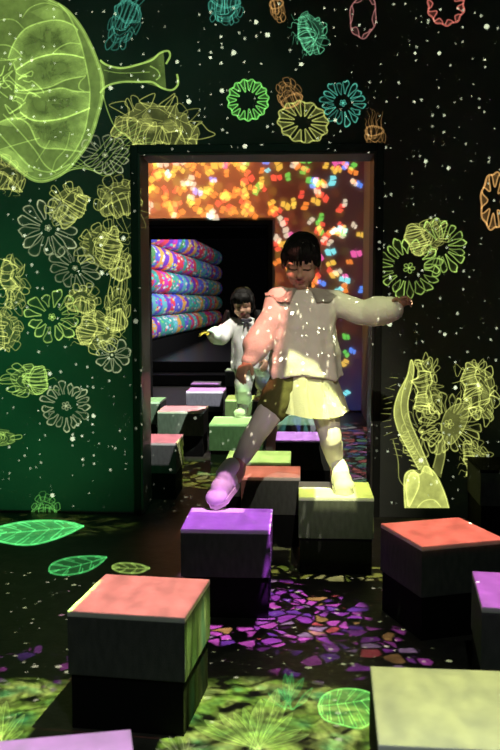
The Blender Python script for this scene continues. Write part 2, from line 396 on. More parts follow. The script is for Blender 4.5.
# ------------------------------------------------------------------ object helpers
def link(name, me, m=None, parent=None, smooth=False):
    o = bpy.data.objects.new(name, me); COL.objects.link(o)
    if m is not None:
        for mm in (m if isinstance(m, (list, tuple)) else [m]): me.materials.append(mm)
    if parent: o.parent = parent
    if smooth:
        for p in me.polygons: p.use_smooth = True
    return o
def tag(o, label, cat, group=None, kind=None):
    o['label'] = label; o['category'] = cat
    if group: o['group'] = group
    if kind: o['kind'] = kind
    return o
def empty(name, loc=(0, 0, 0), rz=0):
    o = bpy.data.objects.new(name, None); COL.objects.link(o); o.location = loc; o.rotation_euler = (0, 0, rz)
    o.empty_display_size = .05; return o
def pydata(name, v, f):
    me = bpy.data.meshes.new(name); me.from_pydata([tuple(q) for q in v], [], f); me.update(); return me
def bm_mesh(name, bm):
    bmesh.ops.recalc_face_normals(bm, faces=bm.faces[:])
    me = bpy.data.meshes.new(name); bm.to_mesh(me); bm.free(); return me
def add_box(bm, x0, x1, y0, y1, z0, z1, bevel=0, seg=2):
    r = bmesh.ops.create_cube(bm, size=1)
    for v in r['verts']:
        v.co = Vector((x0 + (v.co.x + .5) * (x1 - x0), y0 + (v.co.y + .5) * (y1 - y0), z0 + (v.co.z + .5) * (z1 - z0)))
    if bevel:
        es = list({e for v in r['verts'] for e in v.link_edges})
        bmesh.ops.bevel(bm, geom=es, offset=bevel, segments=seg, affect='EDGES', profile=.5)
def box(name, x0, x1, y0, y1, z0, z1, m, parent=None, bevel=0):
    bm = bmesh.new(); add_box(bm, x0, x1, y0, y1, z0, z1, bevel)
    return link(name, bm_mesh(name, bm), m, parent)
def struct(o): o['kind'] = 'structure'; return o

# ------------------------------------------------------------------ the rooms
struct(box('floor', -4, 4, -1.5, 24, -.1, 0, M['floor']))
# first doorway
dl = at_y(140, 330, YW).x; dr = at_y(374, 330, YW).x; dt = at_y(250, 153, YW).z
def wall_with_door(name, y0, y1, x0, x1, h, a, b, t, m):
    bm = bmesh.new()
    add_box(bm, x0, a, y0, y1, 0, h); add_box(bm, b, x1, y0, y1, 0, h); add_box(bm, a, b, y0, y1, t, h)
    return struct(link(name, bm_mesh(name, bm), m))
wall_with_door('wall_near', YW, YW + WT, -4, 4, H1, dl, dr, dt, M['wall'])
def door_frame(name, y0, y1, a, b, t, wd, top, proud, ma, mb):
    e = empty(name, ((a + b) / 2, y0, 0)); e['kind'] = 'structure'
    bm = bmesh.new(); ox = (a + b) / 2
    add_box(bm, a - wd - ox, a - ox + .0, -proud, 0, 0, t + top, .004)
    add_box(bm, b - ox, b + wd - ox, -proud, 0, 0, t + top, .004)
    add_box(bm, a - ox, b - ox, -proud, 0, t, t + top, .004)
    link('architrave', bm_mesh('architrave', bm), ma, e)
    bm = bmesh.new(); l = .012
    add_box(bm, a - ox, a - ox + l, -proud, y1 - y0 + .004, 0, t, .003)
    add_box(bm, b - ox - l, b - ox, -proud, y1 - y0 + .004, 0, t, .003)
    add_box(bm, a - ox + l, b - ox - l, -proud, y1 - y0 + .004, t - l, t, .003)
    link('jamb_lining', bm_mesh('jamb_lining', bm), mb, e)
door_frame('door_1', YW, YW + WT, dl, dr, dt, .04, .045, .02, M['frame'], M['reveal'])
# second doorway
el = at_y(147, 330, Y2).x; er = at_y(268, 330, Y2).x; et = at_y(210, 225, Y2).z
wall_with_door('wall_middle', Y2, Y2 + .25, -4, 4, H1, el, er, et, M['wall_far'])
door_frame('door_2', Y2, Y2 + .25, el, er, et, .045, .045, .02, M['frame'], M['black'])
struct(box('wall_side', XS, XS + .1, YW + WT + .6, Y2, 0, H1, M['wall_far']))
struct(box('wall_left', -4.1, -4, -1.5, 24, 0, H1, M['black']))
struct(box('wall_right', 4, 4.1, -1.5, 24, 0, H1, M['black']))
struct(box('wall_back', -4, 4, 24, 24.1, 0, H1, M['black']))
struct(box('ceiling', -4.1, 4.1, -1.5, 24.1, H1, H1 + .1, M['black']))
# black header and side return just inside the far room
hz = at_y(200, 239, Y2 + .9).z
struct(box('trim_1', el - .6, er + .6, Y2 + .9, Y2 + 1.0, hz, H1, M['black']))
ys1 = at_z(190, 375, .14).y; ys2 = at_z(190, 361.5, .28).y
st = empty('steps', (0, ys1, 0)); tag(st, 'pair of wide glossy black steps crossing the far dark room', 'steps')
box('lower_step', -3.9, 3.9, 0, 1.6, .001, .14, M['step'], st, .006)
box('upper_step', -3.9, 3.9, ys2 - ys1, 11.2, .141, .28, M['step'], st, .006)

# ------------------------------------------------------------------ patterned rolls
YA, YB = 12.4, 21.6
rows = [(214, 252), (240, 266), (266.5, 281), (292.5, 296), (317.5, 310), (342.5, 325)]
words_ = ['topmost patterned roll, half cut off by the black header', 'second patterned roll from the top of the far stack', 'middle patterned roll of the far stack with a red band',
          'fourth patterned roll down, blue and turquoise, in the far stack', 'lowest patterned roll with orange and pink bands above the black ledge']
def roll_pts(px0, px1):
    return at_y(px0, 300, YA), at_y(px1, 300, YB)
A0, B0 = roll_pts(158, 223)
for i in range(5):
    za0 = at_y(152, rows[i][0], YA).z; za1 = at_y(152, rows[i + 1][0], YA).z
    zb0 = at_y(223, rows[i][1], YB).z; zb1 = at_y(223, rows[i + 1][1], YB).z
    if i == 0: za0 = za1 + .37; zb0 = zb1 + .37
    ra = (za0 - za1) / 2 * .97; rb = (zb0 - zb1) / 2 * .97
    Pa = Vector((A0.x - ra - .1, YA, (za0 + za1) / 2)); Pb = Vector((B0.x - rb, YB, (zb0 + zb1) / 2))
    ax = (Pb - Pa); Ln = ax.length
    o = empty('projection_roll', (0, 0, 0))
    o.matrix_world = Matrix.Translation(Pa) @ ax.to_track_quat('Y', 'Z').to_matrix().to_4x4()
    bm = bmesh.new(); ns, nl = 40, 60; rings = []
    for j in range(nl + 1):
        t = j / nl; r = ra + (rb - ra) * t
        e0 = min(t, 1 - t) * Ln
        r *= (1 - .25 * max(0, 1 - e0 / .06) ** 2) * (1 + .012 * math.sin(t * 70 + i))
        rings.append([bm.verts.new((r * math.cos(2 * PI * q / ns), t * Ln, r * math.sin(2 * PI * q / ns))) for q in range(ns)])
    for a, b in zip(rings, rings[1:]):
        for q in range(ns): bm.faces.new((a[q], a[(q + 1) % ns], b[(q + 1) % ns], b[q]))
    bm.faces.new(rings[0]); bm.faces.new(rings[-1])
    link('roll_surface', bm_mesh('roll_surface', bm), roll_material(i + 1), o, True)
    for yy, r in ((-.01, ra * .35), (Ln - .02, rb * .35)):
        bm = bmesh.new()
        rr = [[bm.verts.new((r * math.cos(2 * PI * q / 20), yy + k * .03, r * math.sin(2 * PI * q / 20))) for q in range(20)] for k in (0, 1)]
        for q in range(20): bm.faces.new((rr[0][q], rr[0][(q + 1) % 20], rr[1][(q + 1) % 20], rr[1][q]))
        bm.faces.new(rr[0]); bm.faces.new(rr[1])
        link('core', bm_mesh('core', bm), M['black'], o)
    tag(o, words_[i], 'fabric roll', 'patterned rolls in the far room')
    low = (Pa.z - ra, Pb.z - rb)
# black ledge the stack lies on
bm = bmesh.new()
vs = []
for (P, zt, r) in ((Vector((A0.x - .1, YA - .02, 0)), low[0], .2), (Vector((B0.x, YB + .02, 0)), low[1], .2)):
    for (dx, z) in ((-.55, .281), (.02, .281), (.02, zt - .002), (-.55, zt - .002)):
        vs.append(bm.verts.new((P.x + dx, P.y, z)))
for f in ((0, 1, 2, 3), (7, 6, 5, 4), (0, 4, 5, 1), (1, 5, 6, 2), (2, 6, 7, 3), (3, 7, 4, 0)): bm.faces.new([vs[q] for q in f])
tag(link('ledge', bm_mesh('ledge', bm), M['black']), 'long black ledge under the stack of patterned rolls', 'ledge')

# ------------------------------------------------------------------ stepping blocks
def make_block():
    r = empty('stepping_block')
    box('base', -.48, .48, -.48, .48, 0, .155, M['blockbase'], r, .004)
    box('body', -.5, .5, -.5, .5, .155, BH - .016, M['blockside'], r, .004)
    box('top', -.5, .5, -.5, .5, BH - .016, BH, M['blocktop'], r, .004)
    return r
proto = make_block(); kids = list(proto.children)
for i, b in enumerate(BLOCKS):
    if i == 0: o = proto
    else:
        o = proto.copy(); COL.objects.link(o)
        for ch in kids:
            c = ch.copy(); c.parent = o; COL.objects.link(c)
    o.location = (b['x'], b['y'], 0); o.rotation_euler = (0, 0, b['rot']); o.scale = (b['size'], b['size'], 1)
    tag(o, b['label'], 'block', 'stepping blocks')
    if b is bX:
        for ch in o.children:
            if ch.name.startswith('top'):
                ch.data = ch.data.copy(); ch.data.materials[0] = M['blockbase']  # top blackened to stand for the lack of light on it

# ------------------------------------------------------------------ projected pictures (flat, lying on wall or floor)
class Pic:
    """collects strips and filled outlines given in picture coordinates on one surface"""
    def __init__(s, place): s.v = []; s.f = []; s.l = []; s.place = place; s.n = 0
    def _off(s):
        s.n += 1; return .0012 + (s.n % 60) * .00008
    def strip(s, pts, w=1.6, lum=1.0, taper=False, closed=False):
        if closed: pts = list(pts) + [pts[0], pts[1]]
        pts = [Vector((p[0], p[1])) for p in pts]
        if len(pts) < 2: return
        off = s._off(); b = len(s.v); n = len(pts)
        for i, p in enumerate(pts):
            t = pts[min(i + 1, n - 1)] - pts[max(i - 1, 0)]
            t = t.normalized() if t.length > 1e-6 else Vector((1, 0))
            q = Vector((-t.y, t.x)); k = w * .5
            if taper: k *= max(.25, 1 - i / (n - 1) * .8)
            for sgn in (-1, 1):
                s.v.append(s.place(*(p + q * k * sgn), off)); s.l.append(lum)
        for i in range(n - 1):
            j = b + 2 * i; s.f.append((j, j + 1, j + 3, j + 2))
    def fill(s, pts, edge=.4, mid=.1, c=None):
        off = s._off(); n = len(pts); b = len(s.v)
        cx = sum(p[0] for p in pts) / n if c is None else c[0]; cy = sum(p[1] for p in pts) / n if c is None else c[1]
        for kk, lm in ((1, edge), (.8, edge * .55 + mid * .45), (.5, mid)):
            for p in pts: s.v.append(s.place(cx + (p[0] - cx) * kk, cy + (p[1] - cy) * kk, off)); s.l.append(lm)
        s.v.append(s.place(cx, cy, off)); s.l.append(mid)
        for r in range(2):
            for i in range(n):
                j = (i + 1) % n; s.f.append((b + r * n + i, b + r * n + j, b + (r + 1) * n + j, b + (r + 1) * n + i))
        for i in range(n): s.f.append((b + 2 * n + i, b + 2 * n + (i + 1) % n, b + 3 * n))
    def build(s, name, m, parent=None):
        me = pydata(name, s.v, s.f)
        a = me.attributes.new('lum', 'FLOAT', 'POINT'); a.data.foreach_set('value', s.l)
        return link(name, me, m, parent)
def on_wall(px, py, off): return at_y(px, py, YW - off)
def on_floor(px, py, off): return at_z(px, py, off)
def curve(pts, n=8):
    """smooth line through the points"""
    P = [Vector(p) for p in pts]; out = []
    for i in range(len(P) - 1):
        a, b, c, d = P[max(i - 1, 0)], P[i], P[i + 1], P[min(i + 2, len(P) - 1)]
        for k in range(n):
            t = k / n
            out.append(.5 * ((2 * b) + (c - a) * t + (2 * a - 5 * b + 4 * c - d) * t * t + (3 * b - a - 3 * c + d) * t ** 3))
    out.append(P[-1]); return out
def xf(cx, cy, rot, sq=1.0):
    c, s_ = math.cos(rot), math.sin(rot)
    return lambda x, y: (cx + x * c - y * sq * s_, cy + x * s_ + y * sq * c)
COLS = {'lime': (.36, .56, .11), 'yellow': (.50, .54, .13), 'green': (.16, .58, .10), 'emerald': (.08, .58, .14), 'teal': (.08, .42, .30), 'pink': (.55, .22, .20), 'orange': (.60, .32, .10), 'pale': (.38, .42, .22), 'coral': (.62, .16, .12), 'jade': (.12, .5, .25), 'violet': (.4, .1, .6)}
for k_, c_ in COLS.items(): lightmat(k_, c_)
def pic_root(name, label, cat, group=None):
    e = empty(name); tag(e, label, cat, group); return e

def rosette(cx, cy, ri, ro, n, label, col='pale', rot=0, sq=1.0, lum=.7, heart=True, gap=(), place=on_wall, lw=1.1):
    e = pic_root('jellyfish_projection', label, 'projected jellyfish', 'jellyfish pictures on the near wall')
    for i in range(n):
        if i in gap: continue
        p = Pic(place); T = xf(cx, cy, rot, sq); a = 2 * PI * i / n; wv = PI / n * .82
        r0 = ri * rnd.uniform(.9, 1.1); r1 = ro * rnd.uniform(.88, 1.08); a += rnd.uniform(-.06, .06)
        pts = []
        for (rr, da) in ((r0, -.25), (r0 + (r1 - r0) * .4, -.62), (r1 * .88, -.95), (r1, -.35), (r1, .35), (r1 * .88, .95), (r0 + (r1 - r0) * .4, .62), (r0, .25)):
            q = a + da * wv + rnd.uniform(-.04, .04); rr *= rnd.uniform(.95, 1.05); pts.append(T(rr * math.cos(q), rr * math.sin(q)))
        cv = curve(pts, 4)
        lq = lum * rnd.uniform(.5, 1.25); p.strip(cv, lw, lq); p.strip(cv[len(cv) // 3: -len(cv) // 3], lw * 1.5, lq * .7); p.fill(cv, lq * .2, lq * .03)
        p.build('petal', lightmat(col, None), e)
    if heart:
        p = Pic(place); T = xf(cx, cy, rot, sq)
        for k in range(5):
            a0 = k * 2 * PI / 5; r = ri * .28
            p.strip(curve([T(0, 0), T(r * math.cos(a0 - .4), r * math.sin(a0 - .4)), T(r * 1.3 * math.cos(a0), r * 1.3 * math.sin(a0)), T(r * math.cos(a0 + .4), r * math.sin(a0 + .4)), T(0, 0)], 4), lw, lum)
        p.build('heart', lightmat(col, None), e)
    return e
def bell(cx, cy, wd, ht, rot, label, col='lime', lum=.8, ribs=6, tent=6, tl=.5, fillv=.25, place=on_wall, lw=1.0, curl=.3):
    """a medusa seen aslant: rim ellipse crossed by finger loops, crumpled dome behind it, ragged tentacles in front"""
    e = pic_root('jellyfish_projection', label, 'projected jellyfish', 'jellyfish pictures on the near wall')
    T0 = xf(cx, cy, rot); hw = wd / 2; sd_ = rnd.uniform(0, 50)
    def T(x, y):
        q = noise.noise(Vector((x / 9 + sd_, y / 9, 0))); r = noise.noise(Vector((x / 9, y / 9 + sd_, 5)))
        return T0(x + q * hw * .22, y + r * hw * .22)
    mt = lightmat(col, None); ry = ht * .30
    p = Pic(place)
    out = [T(hw * math.cos(a), ht * .25 - ht * .95 * max(0, math.sin(a)) ** .8) for a in [PI * k / 26 for k in range(27)]]
    low = [T(-hw * math.cos(a), ht * .25 + ry * math.sin(a)) for a in [PI * k / 20 for k in range(21)]]
    p.fill(out + low, lum * fillv * .7, lum * fillv * .35); p.strip(out, lw, lum * .35)
    for k in range(3):
        w2 = hw * rnd.uniform(.55, .95); h2 = ht * rnd.uniform(.45, .85); ox = rnd.uniform(-.15, .15) * hw
        p.strip([T(ox + w2 * math.cos(a), ht * .22 - h2 * math.sin(a)) for a in [PI * rnd.uniform(0, .2) + PI * .8 * q / 16 for q in range(17)]], lw * .7, lum * .5)
    p.build('dome', mt, e)
    p = Pic(place)
    for kk in (1.0, .86): p.strip([T(hw * kk * math.cos(a), ht * .25 + ry * kk * math.sin(a)) for a in [2 * PI * q / 40 for q in range(40)]], lw * (1.3 if kk == 1 else .8), lum * (1 if kk == 1 else .7), closed=True)
    p.build('rim', mt, e)
    p = Pic(place)
    for k in range(ribs):
        t = ((k + .5) / ribs * 2 - 1) * .95 + rnd.uniform(-.08, .08); g = hw / ribs * .72
        yb_ = ht * .25 + ry * math.sqrt(max(0, 1 - t * t)) * 1.1; yt = ht * .25 - ht * rnd.uniform(.25, .62) * math.sqrt(max(.1, 1 - t * t)); cxk = t * hw; sl = rnd.uniform(-.5, .5) * g - t * g * .8
        p.strip(curve([T(cxk - g * .7, yb_), T(cxk - g + sl * .5, (yb_ + yt) / 2), T(cxk - g * .8 + sl, yt), T(cxk + sl, yt - g * .5), T(cxk + g * .8 + sl, yt), T(cxk + g + sl * .5, (yb_ + yt) / 2), T(cxk + g * .7, yb_)], 4), lw, lum * rnd.uniform(.5, 1))
    for k in range(ribs + 2):
        a = PI * (.04 + .92 * (k + .5) / (ribs + 2)) + rnd.uniform(-.1, .1); g = .42 * PI / (ribs + 2); r0, r1 = .80, rnd.uniform(1.05, 1.35)
        pt = lambda aa, r: T(hw * r * math.cos(aa), ht * .25 - ht * .95 * r * max(0, math.sin(aa)) ** .8)
        p.strip(curve([pt(a - g * .5, r0), pt(a - g, (r0 + r1) / 2), pt(a - g * .7, r1), pt(a + g * .7, r1), pt(a + g, (r0 + r1) / 2), pt(a + g * .5, r0)], 4), lw, lum * rnd.uniform(.35, .9))
    p.build('finger_loops', mt, e)
    for k in range(3):
        p = Pic(place); x_, y_, r_ = rnd.uniform(-.5, .5) * hw, rnd.uniform(-.3, .35) * ht, rnd.uniform(.10, .22) * hw
        p.fill([T(x_ + r_ * 1.4 * math.cos(q), y_ + r_ * math.sin(q)) for q in [PI * i / 5 for i in range(10)]], lum * .05, lum * .6)
        p.build('shine', mt, e)
    if tent:
        p = Pic(place)
        for k in range(tent):
            t = (k + .5) / tent * 2 - 1; L = ht * tl * rnd.uniform(.6, 1.4); q = rnd.uniform(-1, 1) * curl * hw; y0 = ht * .25 + ry * math.sqrt(max(0, 1 - t * t)) * .6
            p.strip(curve([T(t * hw * .9, y0), T(t * hw + q * .5, y0 + L * .4), T(t * hw * 1.05 - q * .3, y0 + L * .75), T(t * hw * 1.1 + q, y0 + L)], 6), lw * .9, lum * .75, True)
        p.build('tentacles', mt, e)
    return e
def loops(cx, cy, rx, ry, n, label, col='green', lum=.8, rot=0, lw=1.2, place=on_wall, inner=.55):
    """a wavy ring with folds running inwards"""
    e = pic_root('jellyfish_projection', label, 'projected jellyfish', 'jellyfish pictures on the near wall'); T = xf(cx, cy, rot)
    p = Pic(place)
    ring = [T(rx * (1 + .05 * math.sin(n * a)) * math.cos(a), ry * (1 + .05 * math.sin(n * a)) * math.sin(a)) for a in [2 * PI * k / 96 for k in range(96)]]
    p.strip(ring, lw * 1.3, lum, closed=True)
    b0 = len(p.v)
    p.build('rim', lightmat(col, None), e)
    p = Pic(place)
    for k in range(n):
        a = 2 * PI * k / n; wv = PI / n * .8; i_ = inner * rnd.uniform(.85, 1.15)
        pts = [(1, -1), (.85, -.75), (i_, -.35), (i_ * .95, .35), (.85, .75), (1, 1)]
        cv = curve([T(rx * r * math.cos(a + q * wv), ry * r * math.sin(a + q * wv)) for r, q in pts], 4)
        p.strip(cv, lw, lum * .8); p.fill(cv, lum * .3, lum * .12)
    p.build('folds', lightmat(col, None), e)
    return e

# --- the big flattened bell at the upper left
def big_bell():
    e = pic_root('jellyfish_projection', 'giant glowing lime green bell jellyfish with a flared stalk, filling the upper left wall', 'projected jellyfish', 'jellyfish pictures on the near wall')
    m = lightmat('lime', None)
    outer = curve([(-30, -10), (20, -12), (50, 0), (66, 9), (80, 25), (91, 45), (99, 65), (103, 80), (103, 95), (98, 116), (90, 140), (78, 158), (65, 172), (50, 180), (36, 181), (22, 173), (8, 160), (-12, 148), (-30, 140)], 6)
    inner = curve([(58, 3), (68, 14), (76, 30), (81, 44), (85, 60), (88, 76), (90, 92), (89, 108), (85, 130), (78, 146), (68, 160), (56, 171)], 5)
    up = curve([(8, 58), (14, 43), (25, 29), (42, 22), (58, 20), (71, 24), (78, 30)], 6)
    mid = curve([(16, 70), (28, 62), (40, 57), (55, 54), (72, 55), (84, 58)], 6)
    cen = curve([(14, 91), (32, 90), (50, 87), (66, 80), (86, 76)], 6)
    cen2 = curve([(14, 92), (36, 93), (60, 88), (74, 91), (90, 92)], 6)
    low = curve([(20, 112), (28, 118), (40, 121), (60, 119), (78, 113), (90, 108)], 6)
    bot = curve([(-6, 124), (14, 118), (28, 124), (40, 146), (60, 149), (82, 152)], 6)
    p = Pic(on_wall); p.fill(outer, .34, .27, (45, 85)); p.strip(outer, 2.6, .50); p.strip([(q[0] * .965 + 1.5, q[1] * .97 + 2.5) for q in outer], 1.2, .25)
    p.build('bell', m, e)
    sec = lambda c, a, b: [q for q in c if a <= q[1] <= b]
    for (A_, B_, cc) in ((up, mid, (40, 42)), (mid, cen, (46, 70)), (cen2, low, (50, 104)), (low, bot, (45, 132))):
        p = Pic(on_wall); y0, y1 = A_[-1][1], B_[-1][1]
        poly = list(A_) + sec(inner, min(y0, y1) + 1, max(y0, y1) - 1) + list(B_)[::-1]
        p.fill(poly, .50, .03, cc); p.strip(A_, 1.5, .50); p.strip(B_, 1.5, .42)
        p.build('band', m, e)
    p = Pic(on_wall)
    for pts, w_, l_ in (([(-10, 22), (6, 19), (16, 21), (24, 29)], 1.4, .4), ([(53, 53), (60, 47), (70, 43), (80, 44)], 1.3, .45), ([(22, 18), (30, 8), (44, 3), (58, 6)], 1.3, .35), ([(-10, 46), (6, 45), (16, 50), (22, 57)], 1.4, .4), ([(-10, 60), (10, 60), (20, 57)], 1.2, .35),
                        ([(3, 114), (20, 132), (35, 150), (45, 165), (56, 173)], 1.4, .42), ([(-8, 152), (18, 144), (40, 138)], 1.2, .35), ([(-4, 130), (16, 152), (30, 166), (50, 172), (70, 164)], 1.5, .42), ([(52, 172), (56, 160), (66, 148), (70, 132)], 1.2, .3), ([(36, 162), (44, 150), (50, 140)], 1.2, .3),
                        ([(85, 77), (80, 82), (79, 88), (84, 91)], 1.2, .4), ([(103, 95), (108, 112), (116, 128), (132, 140)], 1.2, .4)):
        p.strip(curve(pts, 6), w_, l_)
    p.strip(inner, 1.5, .42)
    gore = list(inner) + [q for q in list(outer)[::-1] if q[0] > 58]
    p.fill([(-10, 152), (8, 148), (24, 158), (34, 172), (20, 172), (2, 160)], .22, .42); p.fill([(30, 12), (50, 4), (62, 10), (66, 22), (44, 20)], .12, .25)
    p.build('gores', m, e)
    for yy, rr in ((28, 8), (50, 7), (118, 7)):
        pass
    p = Pic(on_wall)                                   # tangled gut near the hub
    for k in range(16):
        pts = []
        q = [rnd.uniform(0, 26), rnd.uniform(62, 120)]
        for j in range(5):
            pts.append(tuple(q)); q[0] += rnd.uniform(-9, 13); q[1] += rnd.uniform(-10, 10)
        p.strip(curve(pts, 5), 1.3, .55)
    p.build('gut', m, e)
    p = Pic(on_wall)
    top = curve([(100, 60), (107, 65), (122, 68), (140, 64), (152, 60), (160, 53), (168, 51), (170, 56), (166, 64)], 5)
    bot = curve([(100, 93), (107, 86), (122, 82), (140, 82), (152, 82), (162, 88), (172, 90), (178, 84), (177, 74)], 5)
    p.strip(top, 2.0, .75); p.strip(bot, 2.0, .75)
    p.fill(top[:28] + bot[:28][::-1], .22, .06, (118, 75)); p.strip(curve([(150, 66), (157, 70), (160, 76), (156, 80)], 5), 1.4, .5)
    p.strip(curve([(104, 70), (120, 73), (150, 72)], 5), 1.0, .3)
    p.build('stalk', m, e)
    p = Pic(on_wall)
    for k in range(7):
        p.strip(curve([(60 + k * 3, 176 - k * 3), (90 + k * 3, 158 + k * 3), (112 + k * 4, 135 + k * 2), (135 + k * 3, 118 + k * 4)], 6), .9, .28)
    p.build('tentacles', m, e)
big_bell()

# --- cluster on the left wall
rosette(48, 228, 9, 30, 13, 'dim flower shaped jellyfish picture with finger petals, below the giant bell', 'pale', .1, 1.0, .42)
rosette(75, 268, 7, 25, 12, 'dim flower shaped jellyfish picture overlapping the finger petalled one from below right', 'pale', .4, .9, .38)
bell(70, 207, 40, 26, R(-55), 'tilted lime bell jellyfish picture over the dim flower, under the giant bell', 'yellow', .62, 7, 0, .5, .30)
bell(104, 247, 42, 30, R(-80), 'lime bell jellyfish picture beside the left door jamb, mid height', 'yellow', .62, 8, 7, .5, .25)
bell(120, 200, 44, 26, R(-20), 'pale yellow jellyfish picture right under the top left door corner', 'yellow', .5, 6, 8, .9, .35)
bell(121, 268, 20, 22, R(10), 'small narrow jellyfish picture tucked by the jamb under the mid height bell', 'yellow', .55, 4, 5, 1.2, .25)
bell(12, 282, 54, 16, R(82), 'thin sideways jellyfish picture near the left picture edge', 'yellow', .6, 7, 8, .8, .2)
rosette(52, 317, 10, 27, 12, 'round ribbed jellyfish picture in the middle of the lower left cluster', 'lime', .2, .95, .5)
bell(82, 302, 30, 20, R(5), 'little domed jellyfish picture on top of the lower left cluster', 'yellow', .55, 5, 5, .5, .25)
bell(95, 330, 36, 30, R(100), 'bright bell jellyfish picture with folded rim in the lower left cluster', 'yellow', .72, 8, 6, .5, .32)
bell(117, 312, 22, 34, R(5), 'oval lantern like jellyfish picture closest to the jamb in the lower left cluster', 'yellow', .6, 5, 4, .3, .2)
rosette(112, 355, 3, 17, 9, 'half faded flower jellyfish picture under the oval lantern one', 'pale', .5, 1.0, .42)
bell(2, 330, 40, 24, R(80), 'lime jellyfish picture half out at the left picture edge under the thin sideways one', 'yellow', .65, 6, 6, .5, .25)
bell(31, 380, 28, 30, R(-90), 'small single lime jellyfish picture like a lantern, left of the daisy shaped one', 'lime', .75, 6, 3, .4, .18)
rosette(66, 406, 12, 25, 17, 'daisy shaped jellyfish picture alone in the lower left wall', 'pale', .1, 1.0, .42, True)
bell(45, 508, 24, 15, 0, 'faint little dome jellyfish picture low on the left wall near the floor', 'green', .35, 4, 0, .4, .2)
bell(-2, 438, 14, 24, R(90), 'sliver of a lime jellyfish picture cut by the left picture edge above the floor', 'lime', .6, 3, 2, .8, .2)
bell(6, 178, 40, 22, R(20), 'lime jellyfish picture under the giant bell at the left picture edge', 'yellow', .45, 6, 6, .4, .3)
rosette(105, 155, 8, 26, 11, 'tangled dim jellyfish picture between the giant bell and the door head', 'pale', .3, .8, .33)
bell(158, 128, 84, 34, R(12), 'wide yellow jellyfish picture resting along the left part of the door head', 'yellow', .55, 9, 12, .35, .42)
bell(125, 20, 26, 34, R(200), 'dark teal wispy jellyfish picture beside the giant bell at the top', 'teal', .32, 5, 9, 1.0, .12, on_wall, 1.3, 1.2)
# --- above the door and to the right of it
bell(225, 6, 30, 22, R(185), 'teal jellyfish picture cut by the top edge with a pale trailing tail', 'teal', .5, 6, 4, 1.6, .25)
loops(248, 100, 20, 20, 15, 'round bright green ring jellyfish picture in the middle above the door', 'green', .85, .2)
bell(310, 34, 40, 20, R(75), 'teal green jellyfish picture with spread arms right of the top middle', 'jade', .6, 7, 7, .5, .25)
bell(277, 8, 14, 16, R(170), 'thin orange brown jellyfish picture at the top edge', 'orange', .35, 3, 5, .9, .15)
loops(303, 122, 25, 20, 12, 'frilly yellow jellyfish picture just above the right part of the door head', 'yellow', .6, .3, 1.2, on_wall, .4)
bell(290, 96, 22, 20, R(-25), 'small pale dome jellyfish picture perched on the frilly yellow one', 'orange', .4, 4, 4, .5, .15)
rosette(343, 103, 9, 22, 16, 'dim blue green round jellyfish picture right of the frilly yellow one', 'teal', .2, 1.0, .45)
bell(374, 135, 18, 16, R(180), 'tiny tan jellyfish picture with wispy arms over the right door corner', 'orange', .32, 3, 7, .9, .15)
loops(363, 16, 13, 22, 6, 'pale pink oval jellyfish picture at the top right', 'pink', .40, .1, 1.1, on_wall, .8)
loops(446, 6, 18, 19, 10, 'coral pink ring jellyfish picture at the top edge on the right', 'coral', .6, .1, 1.4, on_wall, .7)
loops(494, 201, 13, 28, 8, 'orange tan oval jellyfish picture at the right picture edge', 'orange', .75, .05, 1.4, on_wall, .5)
rosette(409, 268, 16, 33, 18, 'dark centred flower jellyfish picture with slender petals by the front girl\'s hand', 'lime', .1, .9, .55)
rosette(441, 247, 8, 25, 16, 'half hidden flower jellyfish picture behind the crumpled bell on the right wall', 'lime', .2, 1.1, .5, False, (6, 7, 8, 9))
bell(423, 238, 30, 30, R(75), 'crumpled yellow bell jellyfish picture between two flower shaped ones on the right wall', 'yellow', .55, 9, 0, .4, .35)
